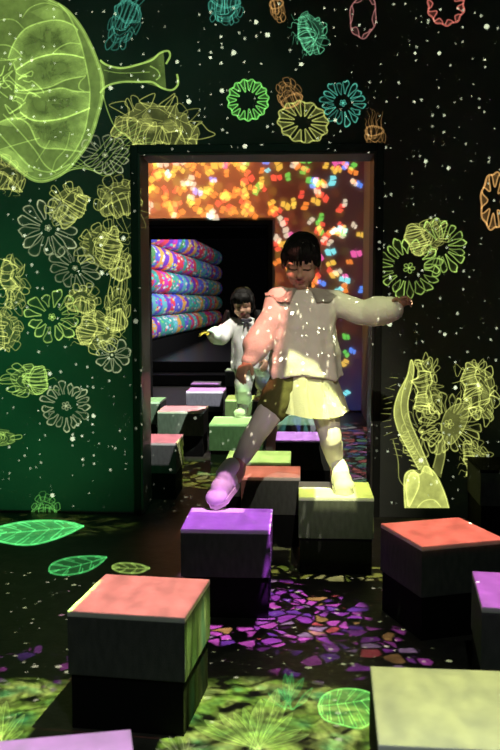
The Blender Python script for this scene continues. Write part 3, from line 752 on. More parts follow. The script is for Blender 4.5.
# --- the tall group low on the right wall
rosette(449, 424, 13, 31, 20, 'large flower jellyfish picture with a round eye, low on the right wall', 'yellow', .1, 1.0, .48)
bell(425, 386, 54, 18, R(88), 'spiny sideways jellyfish picture over the stalk group on the right wall', 'yellow', .75, 9, 6, .5, .25)
bell(478, 390, 58, 22, R(80), 'frilly upright jellyfish picture rightmost in the stalk group', 'yellow', .75, 9, 9, .5, .28)
bell(474, 460, 36, 18, R(82), 'ragged small jellyfish picture hanging below the frilly upright one', 'yellow', .55, 6, 6, .5, .22)
rosette(422, 432, 6, 22, 12, 'dim flower jellyfish picture behind the tall stalk', 'yellow', .3, 1.2, .36)
def stalk_group():
    e = pic_root('polyp_projection', 'tall glowing yellow polyp picture with a thick trunk low on the right wall', 'projected polyp')
    m = lightmat('yellow', None)
    p = Pic(on_wall)
    tr = curve([(405, 508), (404, 490), (405, 475), (412, 470), (420, 474), (425, 466), (432, 470), (438, 478), (445, 494), (449, 508)], 5)
    p.fill(tr, 1.05, .80, (427, 494)); p.strip(tr, 1.4, .75)
    lobe = curve([(408, 506), (406, 486), (411, 473), (418, 475), (419, 486), (413, 500), (409, 507)], 5); p.fill(lobe, .6, .2); p.strip(lobe, 1.3, .7)
    p.strip(curve([(417, 508), (424, 501), (434, 500), (441, 507)], 5), 1.2, .6)
    p.build('trunk', m, e)
    p = Pic(on_wall)
    st = curve([(419, 470), (408, 450), (398, 430), (394, 412), (398, 394), (407, 376), (411, 360), (414, 368), (412, 384), (408, 402), (410, 420), (419, 442), (433, 476)], 6)
    p.fill(st, .75, .45, (405, 415)); p.strip(st, 1.3, .7)
    p.strip(curve([(409, 372), (402, 395), (402, 415), (412, 440), (424, 464)], 6), 1.1, .6)
    for k in range(14):
        y = 378 + k * 6; x = 400 - 9 * math.sin((k + 1) / 15 * PI) + (4 if k > 9 else 0)
        p.strip([(x, y), (x - 7 - rnd.uniform(0, 4), y + rnd.uniform(-3, 4))], .8, .4, True)
    p.build('stem', m, e)
    p = Pic(on_wall)
    lf = curve([(441, 425), (446, 412), (455, 405), (468, 404), (468, 418), (462, 432), (452, 444), (444, 441), (441, 425)], 5)
    p.fill(lf, .22, .20); p.strip(lf, 1.1, .4)
    p.strip(curve([(441, 474), (445, 455), (444, 440)], 5), 1.2, .5); p.strip(curve([(433, 468), (437, 452), (439, 440)], 5), 1.2, .5)
    p.fill([(433, 472), (441, 478), (445, 455), (446, 442), (440, 440), (436, 455)], .22, .18)
    p.build('leaf', m, e)
    p = Pic(on_wall)
    for k in range(9):
        y = 430 + k * 5; p.strip(curve([(397 + k * 2, y), (403 + k * 2, y + 2), (408 + k * 2, y + 1), (404 + k * 2, y + 5), (398 + k * 2.2, y + 5)], 4), 1.0, .45)
    p.strip(curve([(393, 440), (398, 460), (399, 478), (404, 486)], 5), 1.0, .4)
    p.build('frill', m, e)
stalk_group()
# --- on the floor
def leaf_pic(pts, ribs, label, col, lum=.8, tip=None, fillv=.3):
    e = pic_root('leaf_projection', label, 'projected leaf', 'leaf pictures on the floor')
    p = Pic(on_floor); cv = curve(list(pts) + [pts[0]], 6); p.fill(cv, lum * fillv * 1.5, lum * fillv); p.strip(cv, 1.8, lum)
    p.build('blade', lightmat(col, None), e)
    p = Pic(on_floor); n = len(pts); a, b = Vector(pts[0]), Vector(pts[n // 2])
    p.strip(curve([a, (a + b) / 2 + Vector((0, 1)), b], 8), 1.5, lum)
    half = len(cv) // 2
    for k in range(ribs):
        t = (k + .4) / (ribs + .3); q = a.lerp(b, t); h_ = min(half - 1, int((t + .13) * half))
        for r in (Vector(cv[h_]), Vector(cv[len(cv) - 1 - h_])):
            dd_ = (b - a) * .035
            p.strip(curve([q, q.lerp(r, .5) + dd_ * .5, q.lerp(r, .93) + dd_, q.lerp(r, .93) - dd_ * .6, q.lerp(r, .5) - dd_ * .8], 4), 1.3, lum * rnd.uniform(.4, .9))
    p.build('veins', lightmat(col, None), e)
leaf_pic([(84, 526), (62, 521), (30, 521), (2, 526), (-20, 534), (-2, 541), (28, 545), (58, 538)], 7, 'bright emerald leaf of light on the floor along the left wall', 'emerald', .8, None, .55)
leaf_pic([(107, 557), (90, 556), (68, 558), (52, 564), (50, 572), (64, 575), (84, 572), (98, 565)], 5, 'smaller green leaf of light on the dark floor left of the violet block', 'emerald', .45, None, .25)
leaf_pic([(150, 568), (138, 564), (120, 563), (112, 567), (120, 572), (138, 573)], 4, 'faint lime leaf of light on the floor behind the salmon block', 'lime', .35, None, .25)
leaf_pic([(318, 706), (324, 695), (340, 689), (362, 690), (376, 698), (376, 716), (362, 728), (342, 725), (324, 719)], 7, 'lime leaf of light on the floor just left of the yellow block', 'green', .8, None, .40)
def plume(cx, cy, wd, ht, n, label, col, lum):
    e = pic_root('plume_projection', label, 'projected plume', 'feathery plumes on the floor')
    for k in range(n):
        p = Pic(on_floor); a = PI * (.05 + .9 * (k + .5) / n) + rnd.uniform(-.1, .1); L = rnd.uniform(.6, 1)
        tx, ty = cx - wd * .55 * math.cos(a) * L, cy + ht * .45 - ht * .95 * math.sin(a) * L
        x0, y0 = cx + rnd.uniform(-6, 6), cy + ht * .45; nx, ny = -(ty - y0) * .13, (tx - x0) * .13 * .6
        mx, my = x0 + (tx - x0) * .6, y0 + (ty - y0) * .6
        p.fill(curve([(x0, y0), (mx + nx, my + ny), (tx, ty), (mx - nx, my - ny), (x0, y0)], 5), lum * .55, lum * .2)
        p.strip(curve([(x0, y0), (mx + rnd.uniform(-3, 3), my), (tx, ty)], 6), 1.6, lum * .6, True)
        p.build('frond', lightmat(col, None), e)
plume(255, 718, 120, 70, 13, 'feathery lime plume of light on the floor at the bottom middle', 'lime', .6)
plume(288, 690, 60, 44, 8, 'small emerald plume of light above the bottom middle one', 'emerald', .35)
plume(2, 716, 70, 60, 8, 'feathery lime plume of light on the floor at the left edge beside the salmon block', 'lime', .55)
plume(180, 744, 60, 22, 7, 'low pale plume of light on the floor at the foot of the salmon block', 'pale', .35)

# ------------------------------------------------------------------ butterflies of light on the red wall
def butterfly_mesh(name, m):
    def lobe(a, r, wd):
        return [(r * .05 * math.cos(a), r * .05 * math.sin(a)), (r * .55 * math.cos(a - wd), r * .55 * math.sin(a - wd)), (r * .95 * math.cos(a - wd * .7), r * .95 * math.sin(a - wd * .7)),
                (r * 1.08 * math.cos(a), r * 1.08 * math.sin(a)), (r * .8 * math.cos(a + wd * .8), r * .8 * math.sin(a + wd * .8))]
    v, f, l = [], [], []
    for (a, r, wd) in ((.45, 1.05, .95), (PI - .85, .9, .9)):
        pts = lobe(a, r, wd); b = len(v)
        for q in pts: v.append((q[0], 0, q[1])); l.append(1.0)
        f.append(tuple(range(b, b + 5)))
    b = len(v)
    for q in ((-.05, .3), (.05, .3), (.05, -.35), (-.05, -.35)): v.append((q[0], -.02, q[1])); l.append(.4)
    f.append((b, b + 1, b + 2, b + 3))
    me = pydata(name, v, f); a = me.attributes.new('lum', 'FLOAT', 'POINT'); a.data.foreach_set('value', l)
    me.materials.append(m); return me
BC = {'orange': (.62, .17, .02), 'yellow': (.58, .36, .04), 'red': (.60, .05, .03), 'green': (.08, .42, .05), 'blue': (.06, .20, .70), 'pink': (.6, .08, .28), 'white': (.48, .42, .30), 'turquoise': (.15, .62, .65)}
BM_ = {k: butterfly_mesh('butterfly_projection', lightmat('butterfly_' + k, c)) for k, c in BC.items()}
nb = 0
fx0, fx1 = at_y(143, 250, Y2).x, XS - .03
fz1 = at_y(250, 150, Y2).z
tries = 0
while nb < 270 and tries < 6000:
    tries += 1
    x = rnd.uniform(fx0, fx1); z = rnd.uniform(.12, fz1)
    t = (x - fx0) / (fx1 - fx0)
    if el - .09 < x < er + .09 and z < et + .09: continue
    if z < 1.2 and rnd.random() < .55: continue
    if t > .5 and rnd.random() < .35: continue
    warm = (1 - t) * .9 + (.15 if z > 1.9 else 0)
    if rnd.random() < warm: c = rnd.choice(['orange', 'orange', 'yellow', 'orange', 'red', 'yellow', 'white'])
    else: c = rnd.choice(['orange', 'yellow', 'red', 'green', 'blue', 'pink', 'white', 'turquoise', 'green', 'orange'])
    o = bpy.data.objects.new('butterfly_projection', BM_[c]); COL.objects.link(o)
    s_ = rnd.uniform(.052, .085)
    o.location = (x, Y2 - .004 - (nb % 30) * .0006, z); o.rotation_euler = (0, rnd.uniform(0, 6.28), 0); o.scale = (s_ * rnd.uniform(.55, 1), s_, s_)
    zone = ('high above the inner doorway' if z > et + .35 else 'just over the inner doorway') if x < er + .05 else ('over the front girl\'s head' if z > 1.75 else 'beside the front girl\'s head' if z > 1.25 else 'low by the right jamb')
    if 'inner' in zone and x > (el + er) / 2: zone += ', right half'
    
    lab = ('large ' if s_ > .07 else 'small ') + '%s butterfly of light on the red wall %s' % (c, zone)
    tag(o, lab, 'projected butterfly', lab.replace('butterfly', 'butterflies'))
    nb += 1

# ------------------------------------------------------------------ people
def seg_tube(bm, pts, rad, n=14):
    """tapered tube with rounded ends"""
    P = [Vector(p) for p in pts]; rings = []
    def frame(t):
        t = t.normalized(); u = t.orthogonal().normalized(); return u, t.cross(u)
    t0 = (P[1] - P[0]).normalized(); u, v_ = frame(t0)
    prof = []
    for k in (0, 1, 2): a = (k) / 3 * PI / 2; prof.append((P[0] - t0 * rad[0] * math.cos(a), rad[0] * max(.05, math.sin(a)), t0))
    for i in range(len(P)):
        tt = (P[min(i + 1, len(P) - 1)] - P[max(i - 1, 0)]); prof.append((P[i], rad[i], tt.normalized()))
    t1 = (P[-1] - P[-2]).normalized()
    for k in (2, 1, 0): a = k / 3 * PI / 2; prof.append((P[-1] + t1 * rad[-1] * math.cos(a), rad[-1] * max(.05, math.sin(a)), t1))
    for (p, r, t) in prof:
        u = (u - t * u.dot(t)).normalized(); v_ = t.cross(u)
        rings.append([bm.verts.new(p + (u * math.cos(2 * PI * q / n) + v_ * math.sin(2 * PI * q / n)) * r) for q in range(n)])
    for a, b in zip(rings, rings[1:]):
        for q in range(n): bm.faces.new((a[q], a[(q + 1) % n], b[(q + 1) % n], b[q]))
    bm.faces.new(rings[0][::-1]); bm.faces.new(rings[-1])
def smooth_path(pts, rad, n=5):
    P = curve(pts, n); Rr = curve([Vector((r, 0)) for r in rad], n); return P, [q.x for q in Rr]
def tube(bm, pts, rad, n=14, k=5):
    if len(pts) > 2: pts, rad = smooth_path(pts, rad, k)
    seg_tube(bm, pts, rad, n)
def ball(bm, c, r, rot=None, n=20):
    res = bmesh.ops.create_uvsphere(bm, u_segments=n, v_segments=n // 2 + 2, radius=1)
    rm = (rot or Matrix.Identity(3)); c = Vector(c); r = r if hasattr(r, '__len__') else (r, r, r)
    for v in res['verts']: v.co = c + rm @ Vector((v.co.x * r[0], v.co.y * r[1], v.co.z * r[2]))
def remesh(bm, voxel, it=4, fac=.5):
    bmesh.ops.recalc_face_normals(bm, faces=bm.faces[:])
    me = bpy.data.meshes.new('tmp'); bm.to_mesh(me); bm.free()
    o = bpy.data.objects.new('tmp', me); COL.objects.link(o)
    r = o.modifiers.new('r', 'REMESH'); r.mode = 'VOXEL'; r.voxel_size = voxel
    if it: s_ = o.modifiers.new('s', 'SMOOTH'); s_.factor = fac; s_.iterations = it
    dg = bpy.context.evaluated_depsgraph_get(); dg.update()
    out = bpy.data.meshes.new_from_object(o.evaluated_get(dg))
    bpy.data.objects.remove(o); bpy.data.meshes.remove(me)
    out.materials.clear()
    return out
def wrinkle(me, amp, sc, seed=0):
    me.update()
    nr = [v.normal.copy() for v in me.vertices]
    for v, n_ in zip(me.vertices, nr):
        v.co += n_ * amp * noise.noise(v.co * sc + Vector((seed, 0, 0)))
    me.update()
def local(o, me):
    """keep world-space vertices but hang the mesh under its person"""
    inv = o.matrix_world.inverted() if False else Matrix.Translation(-Vector(o.location))
    me.transform(inv); return me

def hand(bm, wrist, dirv, back, s, side, curl=.5):
    """palm plus five unequal bent fingers; back = direction of the back of the hand, side = +1/-1 thumb side"""
    d_ = Vector(dirv).normalized(); b = Vector(back); b = (b - d_ * b.dot(d_)).normalized(); a = d_.cross(b) * side
    W = Vector(wrist); rm = Matrix((a, d_, b)).transposed()
    seg_tube(bm, [W - d_ * .02 * s, W + d_ * .015 * s], [.021 * s, .021 * s], 12)
    ball(bm, W + d_ * .038 * s, (.031 * s, .040 * s, .015 * s), rm)
    for k, (off, ln) in enumerate(((.023, .050), (.008, .058), (-.008, .054), (-.022, .042))):
        p0 = W + d_ * .058 * s + a * off * s; c1 = curl * (.8 + .15 * k)
        d1 = (d_ * math.cos(c1 * .5) - b * math.sin(c1 * .5) + a * off * 5).normalized(); d2 = (d_ * math.cos(c1 * 1.3) - b * math.sin(c1 * 1.3) + a * off * 4).normalized(); d3 = (d_ * math.cos(c1 * 2) - b * math.sin(c1 * 2) + a * off * 3).normalized()
        p1 = p0 + d1 * ln * .45 * s; p2 = p1 + d2 * ln * .32 * s; p3 = p2 + d3 * ln * .25 * s
        seg_tube(bm, [p0 - d1 * .02 * s, p0, p1, p2, p3], [.0085 * s, .0085 * s, .0078 * s, .007 * s, .006 * s], 10)
    q0 = W + d_ * .020 * s + a * .022 * s; q1 = q0 + (d_ * .6 + a * .8 - b * .2).normalized() * .028 * s; q2 = q1 + (d_ * .85 + a * .35 - b * .35).normalized() * .026 * s
    seg_tube(bm, [q0, q1, q2], [.012 * s, .0095 * s, .0075 * s], 10)

def head(bm, HM, s):
    """face looks along local -y; HM maps head space to the world"""
    r3 = HM.to_3x3().normalized()
    def B(c, r, rot=None): ball(bm, HM @ Vector([q * s for q in c]), [q * s for q in r], r3 @ (rot or Matrix.Identity(3)))
    B((0, .010, .028), (.076, .092, .088)); B((0, -.022, -.030), (.060, .062, .066)); B((0, -.045, -.072), (.030, .030, .026))
    for sx in (-1, 1):
        B((sx * .034, -.052, -.030), (.028, .026, .028))                       # cheek
        B((sx * .030, -.068, .008), (.018, .010, .012))                        # lid
        B((sx * .030, -.072, .026), (.022, .010, .007))                        # brow ridge
        B((sx * .076, .006, -.008), (.009, .018, .026), Euler((0, 0, sx * .4)).to_matrix())   # ear
    B((0, -.080, -.004), (.008, .010, .022)); B((0, -.090, -.022), (.013, .012, .010)); B((-.009, -.084, -.025), (.008, .008, .007)); B((.009, -.084, -.025), (.008, .008, .007))
    B((0, -.078, -.046), (.019, .010, .0055)); B((0, -.076, -.055), (.016, .010, .0065))
def face_mats(me, HM, s):
    inv = HM.inverted()
    for p in me.polygons:
        c = inv @ p.center; c = c / s
        if abs(c.x) < .1 and -.12 < c.z < .13 and c.y < -.05:
            if (c.x / .022) ** 2 + ((c.z + .050) / .0115) ** 2 < 1: p.material_index = 1
            for sx in (-1, 1):
                ex = c.x - sx * .030
                if abs(ex) < .019 and abs(c.z - (-.001 + ex * ex * 9)) < .0030: p.material_index = 2

def shoe(name, ankle, heel, toe, s, parent, up=(0, 0, 1)):
    """chunky sneaker from heel to toe (points on the ground line), open towards the ankle"""
    A, Hh, T = Vector(ankle), Vector(heel), Vector(toe)
    d_ = (T - Hh).normalized(); U = Vector(up); U = (U - d_ * U.dot(d_)).normalized(); a = d_.cross(U); L = (T - Hh).length
    rm = Matrix((a, d_, U)).transposed()
    e = parent
    bm = bmesh.new()
    P = lambda t, h, w_=0: Hh + d_ * L * t + U * h * s + a * w_ * s
    ball(bm, P(.76, .030), (.042 * s, L * .27, .029 * s), rm); ball(bm, P(.24, .036), (.036 * s, L * .25, .035 * s), rm); ball(bm, P(.5, .042), (.037 * s, L * .32, .040 * s), rm)
    tube(bm, [P(.28, .04), P(.26, .07), A.lerp(P(.26, .09), .5)], [.037 * s, .034 * s, .032 * s], 16)
    me = remesh(bm, .005, 3); sh = link('shoe', local(parent, me), M['shoe'], parent, True)
    bm = bmesh.new(); n = 22; lo, hi = [], []
    for k in range(n):
        q = 2 * PI * k / n; t = .5 - .53 * math.cos(q); wv = (.043 if t > .6 else .038) * math.sin(q) * (1 - .15 * math.exp(-((t - .45) / .15) ** 2))
        lo.append(bm.verts.new(P(t, .0, wv))); hi.append(bm.verts.new(P(t, .020, wv * 1.02)))
    bm.faces.new(lo); bm.faces.new(hi)
    for k in range(n): bm.faces.new((lo[k], lo[(k + 1) % n], hi[(k + 1) % n], hi[k]))
    link('sole', local(parent, bm_mesh('sole', bm)), M['sole'], sh)
    sh_o = parent.location; 
    bm = bmesh.new()
    for k in range(4):
        t = .46 + k * .08; h = .078 - k * .008
        tube(bm, [P(t, h - .008, -.02), P(t + .02, h + .004, 0), P(t, h - .008, .02)], [.0035 * s] * 3, 6)
    link('laces', local(parent, bm_mesh('laces', bm)), M['sole'], sh)
    return sh

# ===== the girl in front
def girl_front():
    YB_ = 4.10
    foot_r = at_z(343, 494, BH)
    yb = foot_r.y + .06
    J = {}
    j = lambda px, py, dy=0: at_y(px, py, yb + dy)
    root = empty('person', (foot_r.x - .05, yb, BH)); tag(root, 'girl in a cream top and pleated skirt striding between the blocks in front', 'person')
    hipc = j(304, 372); chest = j(304, 322); neck = j(303, 293, .0)
    sl, sr = j(281, 301, .01), j(330, 301, .01)
    el_, wl = j(264, 335, -.05), j(248, 362, -.12)
    er_, wr = j(362, 313, -.03), j(392, 309, -.08)
    hl, hr_ = j(289, 384, 0), j(320, 384, .02)
    solez = BH + .002
    toe_l = at_y(213, 504, at_z(213, 509, BH).y + .0); toe_l.z = solez
    land = at_z(214, 509, BH)
    heel_l = Vector((land.x + .085, land.y + .10, BH + .085)); toe_l = Vector((land.x, land.y - .02, BH + .003))
    ank_l = heel_l + Vector((.01, .01, .09)); 
    kl = j(258, 430, -.10)
    heel_r = at_z(338, 485, solez) ; toe_r = at_z(345, 494, solez)
    heel_r = Vector((foot_r.x - .015, foot_r.y + .13, solez)); toe_r = Vector((foot_r.x + .012, foot_r.y - .03, solez))
    ank_r = heel_r + Vector((-.012, .025, .105)); kr = j(330, 436, -.02)
    HM = Matrix.Translation(j(301.5, 263, -.03)) @ Euler((R(24), R(2), R(-4))).to_matrix().to_4x4()
    s = 1.02
    bm = bmesh.new(); head(bm, HM, s)
    tube(bm, [HM @ Vector((0, .02, -.05)), neck, chest + Vector((0, 0, .05))], [.042, .040, .055])
    tube(bm, [neck + Vector((0, 0, -.03)), chest, j(304, 350), hipc], [.06, .085, .08, .095])
    for A_, B_, C_ in ((sl, el_, wl), (sr, er_, wr)): tube(bm, [chest.lerp(A_, .5), A_, A_.lerp(B_, .5), B_, B_.lerp(C_, .5), C_], [.05, .040, .034, .030, .026, .021])
    for A_, B_, C_ in ((hl, kl, ank_l), (hr_, kr, ank_r)): tube(bm, [hipc, A_, A_.lerp(B_, .5), B_, B_.lerp(C_, .4), C_], [.07, .070, .058, .046, .043, .030])
    for an, he, to in ((ank_l, heel_l, toe_l), (ank_r, heel_r, toe_r)):
        tube(bm, [an, he + Vector((0, 0, .035)), he.lerp(to, .55) + Vector((0, 0, .03)), he.lerp(to, .85) + Vector((0, 0, .022))], [.03, .03, .028, .02])
    hand(bm, wl, (wl - el_).normalized() + Vector((-.1, -.2, -.1)), (-.6, -.7, .2), .95, -1, .75)
    hand(bm, wr, Vector((.75, -.3, .55)), (.1, .55, .8), .95, 1, .7)
    me = remesh(bm, .0045, 3, .4); body = link('body', local(root, me), [M['skin'], M['lip'], M['lash']], root, True)
    face_mats(me, Matrix.Translation(-root.location) @ HM, s)
    # tights
    bm = bmesh.new()
    for A_, B_, C_ in ((hl, kl, ank_l), (hr_, kr, ank_r)):
        tube(bm, [hipc, A_, A_.lerp(B_, .5), B_, B_.lerp(C_, .4), C_.lerp(B_, .06)], [.075, .076, .063, .0505, .047, .036])
    me = remesh(bm, .006, 3); wrinkle(me, .003, 22); link('tights', local(root, me), M['tights'], root, True)
    bm = bmesh.new()
    tube(bm, [hipc, hl, hl.lerp(kl, .48)], [.085, .086, .074]); tube(bm, [hipc, hr_, hr_.lerp(kr, .2)], [.085, .08, .076]); ball(bm, hipc, (.115, .085, .06))
    me = remesh(bm, .006, 3); wrinkle(me, .006, 30); link('shorts', local(root, me), M['shorts'], root, True)
    # top: loose boxy body with sleeves
    bm = bmesh.new()
    rings = []
    spec = [(291, 303, .050, .050), (295, 304, .085, .060), (300, 304.5, .118, .074), (308, 304.5, .138, .086), (322, 304.5, .140, .098), (345, 304.5, .145, .106), (365, 305, .152, .113), (377, 305.5, .156, .116)]
    n = 64
    for (py, px, rx, ry) in spec:
        c = j(px, py); ring = []
        fl = max(0, (py - 305) / 72)
        for q in range(n):
            a = 2 * PI * q / n; wv = 1 + fl * .055 * math.sin(a * 9 + .6) + fl * .03 * math.sin(a * 5 + 1)
            ring.append(bm.verts.new((c.x + rx * wv * math.cos(a), c.y + ry * wv * math.sin(a) + (.01 * fl), c.z + (.012 * fl * math.sin(a * 3)))))
        rings.append(ring)
    for A_, B_ in zip(rings, rings[1:]):
        for q in range(n): bm.faces.new((A_[q], A_[(q + 1) % n], B_[(q + 1) % n], B_[q]))
    bm.faces.new(rings[0]); bm.faces.new(rings[-1])
    tube(bm, [sl + Vector((.03, 0, -.02)), sl + Vector((-.01, 0, 0)), sl.lerp(el_, .5), el_, el_.lerp(wl, .55), wl.lerp(el_, .10)], [.060, .062, .060, .060, .060, .034], 20)
    tube(bm, [sr + Vector((-.03, 0, -.02)), sr + Vector((.01, 0, 0)), sr.lerp(er_, .5), er_, er_.lerp(wr, .5), wr.lerp(er_, .08)], [.060, .058, .052, .052, .062, .054], 20)
    me = remesh(bm, .007, 4); wrinkle(me, .010, 11, 3); wrinkle(me, .005, 26, 9)
    link('top', local(root, me), M['shirt'], root, True)
    # collar: wide flat sailor collar pointing out over the shoulders
    bm = bmesh.new(); up_, lo_ = [], []
    m_ = 40
    for q in range(m_ + 1):
        a = R(-90) + R(28) + (2 * PI - R(56)) * q / m_
        c = j(303.5, 292.5)
        i_ = Vector((.056 * math.cos(a), .052 * math.sin(a), .020))
        wide = 1 + .42 * abs(math.cos(a)) ** 3
        o_ = Vector((.118 * wide * math.cos(a), .100 * math.sin(a), -.034 - .015 * abs(math.sin(a)) + .030 * abs(math.cos(a)) ** 4 + .006 * math.sin(a * 11)))
        up_.append(bm.verts.new(c + i_)); lo_.append(bm.verts.new(c + o_))
    for q in range(m_): bm.faces.new((up_[q], up_[q + 1], lo_[q + 1], lo_[q]))
    bmesh.ops.solidify(bm, geom=bm.faces[:], thickness=.007)
    link('collar', local(root, bm_mesh('collar', bm)), M['shirt'], root, True)
    for (c0, c1, r) in ((wl.lerp(el_, .06), wl.lerp(el_, .16), .033), (wr.lerp(er_, .04), wr.lerp(er_, .12), .055)):
        bm = bmesh.new(); tube(bm, [c0, c1], [r, r], 18)
        link('cuff', local(root, remesh(bm, .005, 2)), M['shirt'], root, True)
    # pleated skirt
    bm = bmesh.new(); n = 108; rings = []
    for k in range(9):
        t = k / 8; py = 366 + t * 46; c = j(305 + t * 6.5, py, .01); r = []
        rx = .118 + .040 * t ** .9; ry = .092 + .045 * t
        for q in range(n):
            a = 2 * PI * q / n; pl = ((q % 9) / 9.0); saw = (pl - .5) * (.02 + .085 * t)
            wv = 1 + saw
            r.append(bm.verts.new((c.x + rx * wv * math.cos(a), c.y + ry * wv * math.sin(a), c.z + t * .012 * math.sin(a * 2 + 1))))
        rings.append(r)
    for A_, B_ in zip(rings, rings[1:]):
        for q in range(n): bm.faces.new((A_[q], A_[(q + 1) % n], B_[(q + 1) % n], B_[q]))
    bmesh.ops.solidify(bm, geom=bm.faces[:], thickness=.003)
    sk = link('skirt', local(root, bm_mesh('skirt', bm)), M['skirt'], root, False)
    bm = bmesh.new(); c = j(305, 366, .01); rings = []
    for (dz, k) in ((.018, 1.0), (.018, 1.06), (-.010, 1.07), (-.010, 1.0)):
        rings.append([bm.verts.new((c.x + .118 * k * math.cos(2 * PI * q / 48), c.y + .092 * k * math.sin(2 * PI * q / 48), c.z + dz)) for q in range(48)])
    for A_, B_ in zip(rings, rings[1:] + rings[:1]):
        for q in range(48): bm.faces.new((A_[q], A_[(q + 1) % 48], B_[(q + 1) % 48], B_[q]))
    link('waistband', local(root, bm_mesh('waistband', bm)), M['skirt'], sk, True)
    # hair
    bm = bmesh.new(); r3 = HM.to_3x3()
    hb = lambda c, r, e=(0, 0, 0): ball(bm, HM @ (Vector(c) * s), [q * s for q in r], r3 @ Euler(e).to_matrix())
    hb((0, .020, .046), (.079, .094, .080)); hb((0, .050, .005), (.073, .064, .072))
    hb((0, -.046, .066), (.066, .046, .036), (.35, 0, 0))
    for sx in (-1, 1): hb((sx * .062, -.030, .044), (.019, .040, .040), (0, 0, sx * .3)); hb((sx * .071, .004, .018), (.012, .034, .036))
    hb((0, .125, .055), (.034, .030, .034))
    me = remesh(bm, .006, 3); wrinkle(me, .004, 40); hr = link('hair', local(root, me), M['hair'], root, True)
    bm = bmesh.new()
    for k in range(34):
        a = rnd.uniform(-1.1, 1.1); st_ = Vector((math.sin(a) * .05, -.050 + abs(a) * .02, .105)); en = Vector((math.sin(a) * .072, -.096 + abs(a) * .040, .034 - rnd.uniform(0, .014)))
        md_ = (st_ + en) / 2 + Vector((math.sin(a) * .008, -.014, .014))
        tube(bm, [HM @ (st_ * s), HM @ (md_ * s), HM @ (en * s)], [.004, .005, .0015], 6, 4)
    link('hair_strands', local(root, bm_mesh('hair_strands', bm)), M['hair'], hr, True)
    shoe('shoe', ank_l, heel_l, toe_l, 1.12, root); shoe('shoe', ank_r, heel_r, toe_r, 1.12, root)
    bm = bmesh.new()                                  # thin bracelet at the raised wrist
    cc_ = wr + (wr - er_).normalized() * .035; uu = (wr - er_).normalized(); a1 = uu.orthogonal().normalized(); a2 = uu.cross(a1)
    rg = [cc_ + (a1 * math.cos(2 * PI * q / 28) + a2 * math.sin(2 * PI * q / 28)) * .030 - Vector((0, 0, .008)) for q in range(29)]
    tube(bm, rg, [.0022] * 29, 6, 1); link('bracelet', local(root, bm_mesh('bracelet', bm)), M['sole'], root, True)
girl_front()

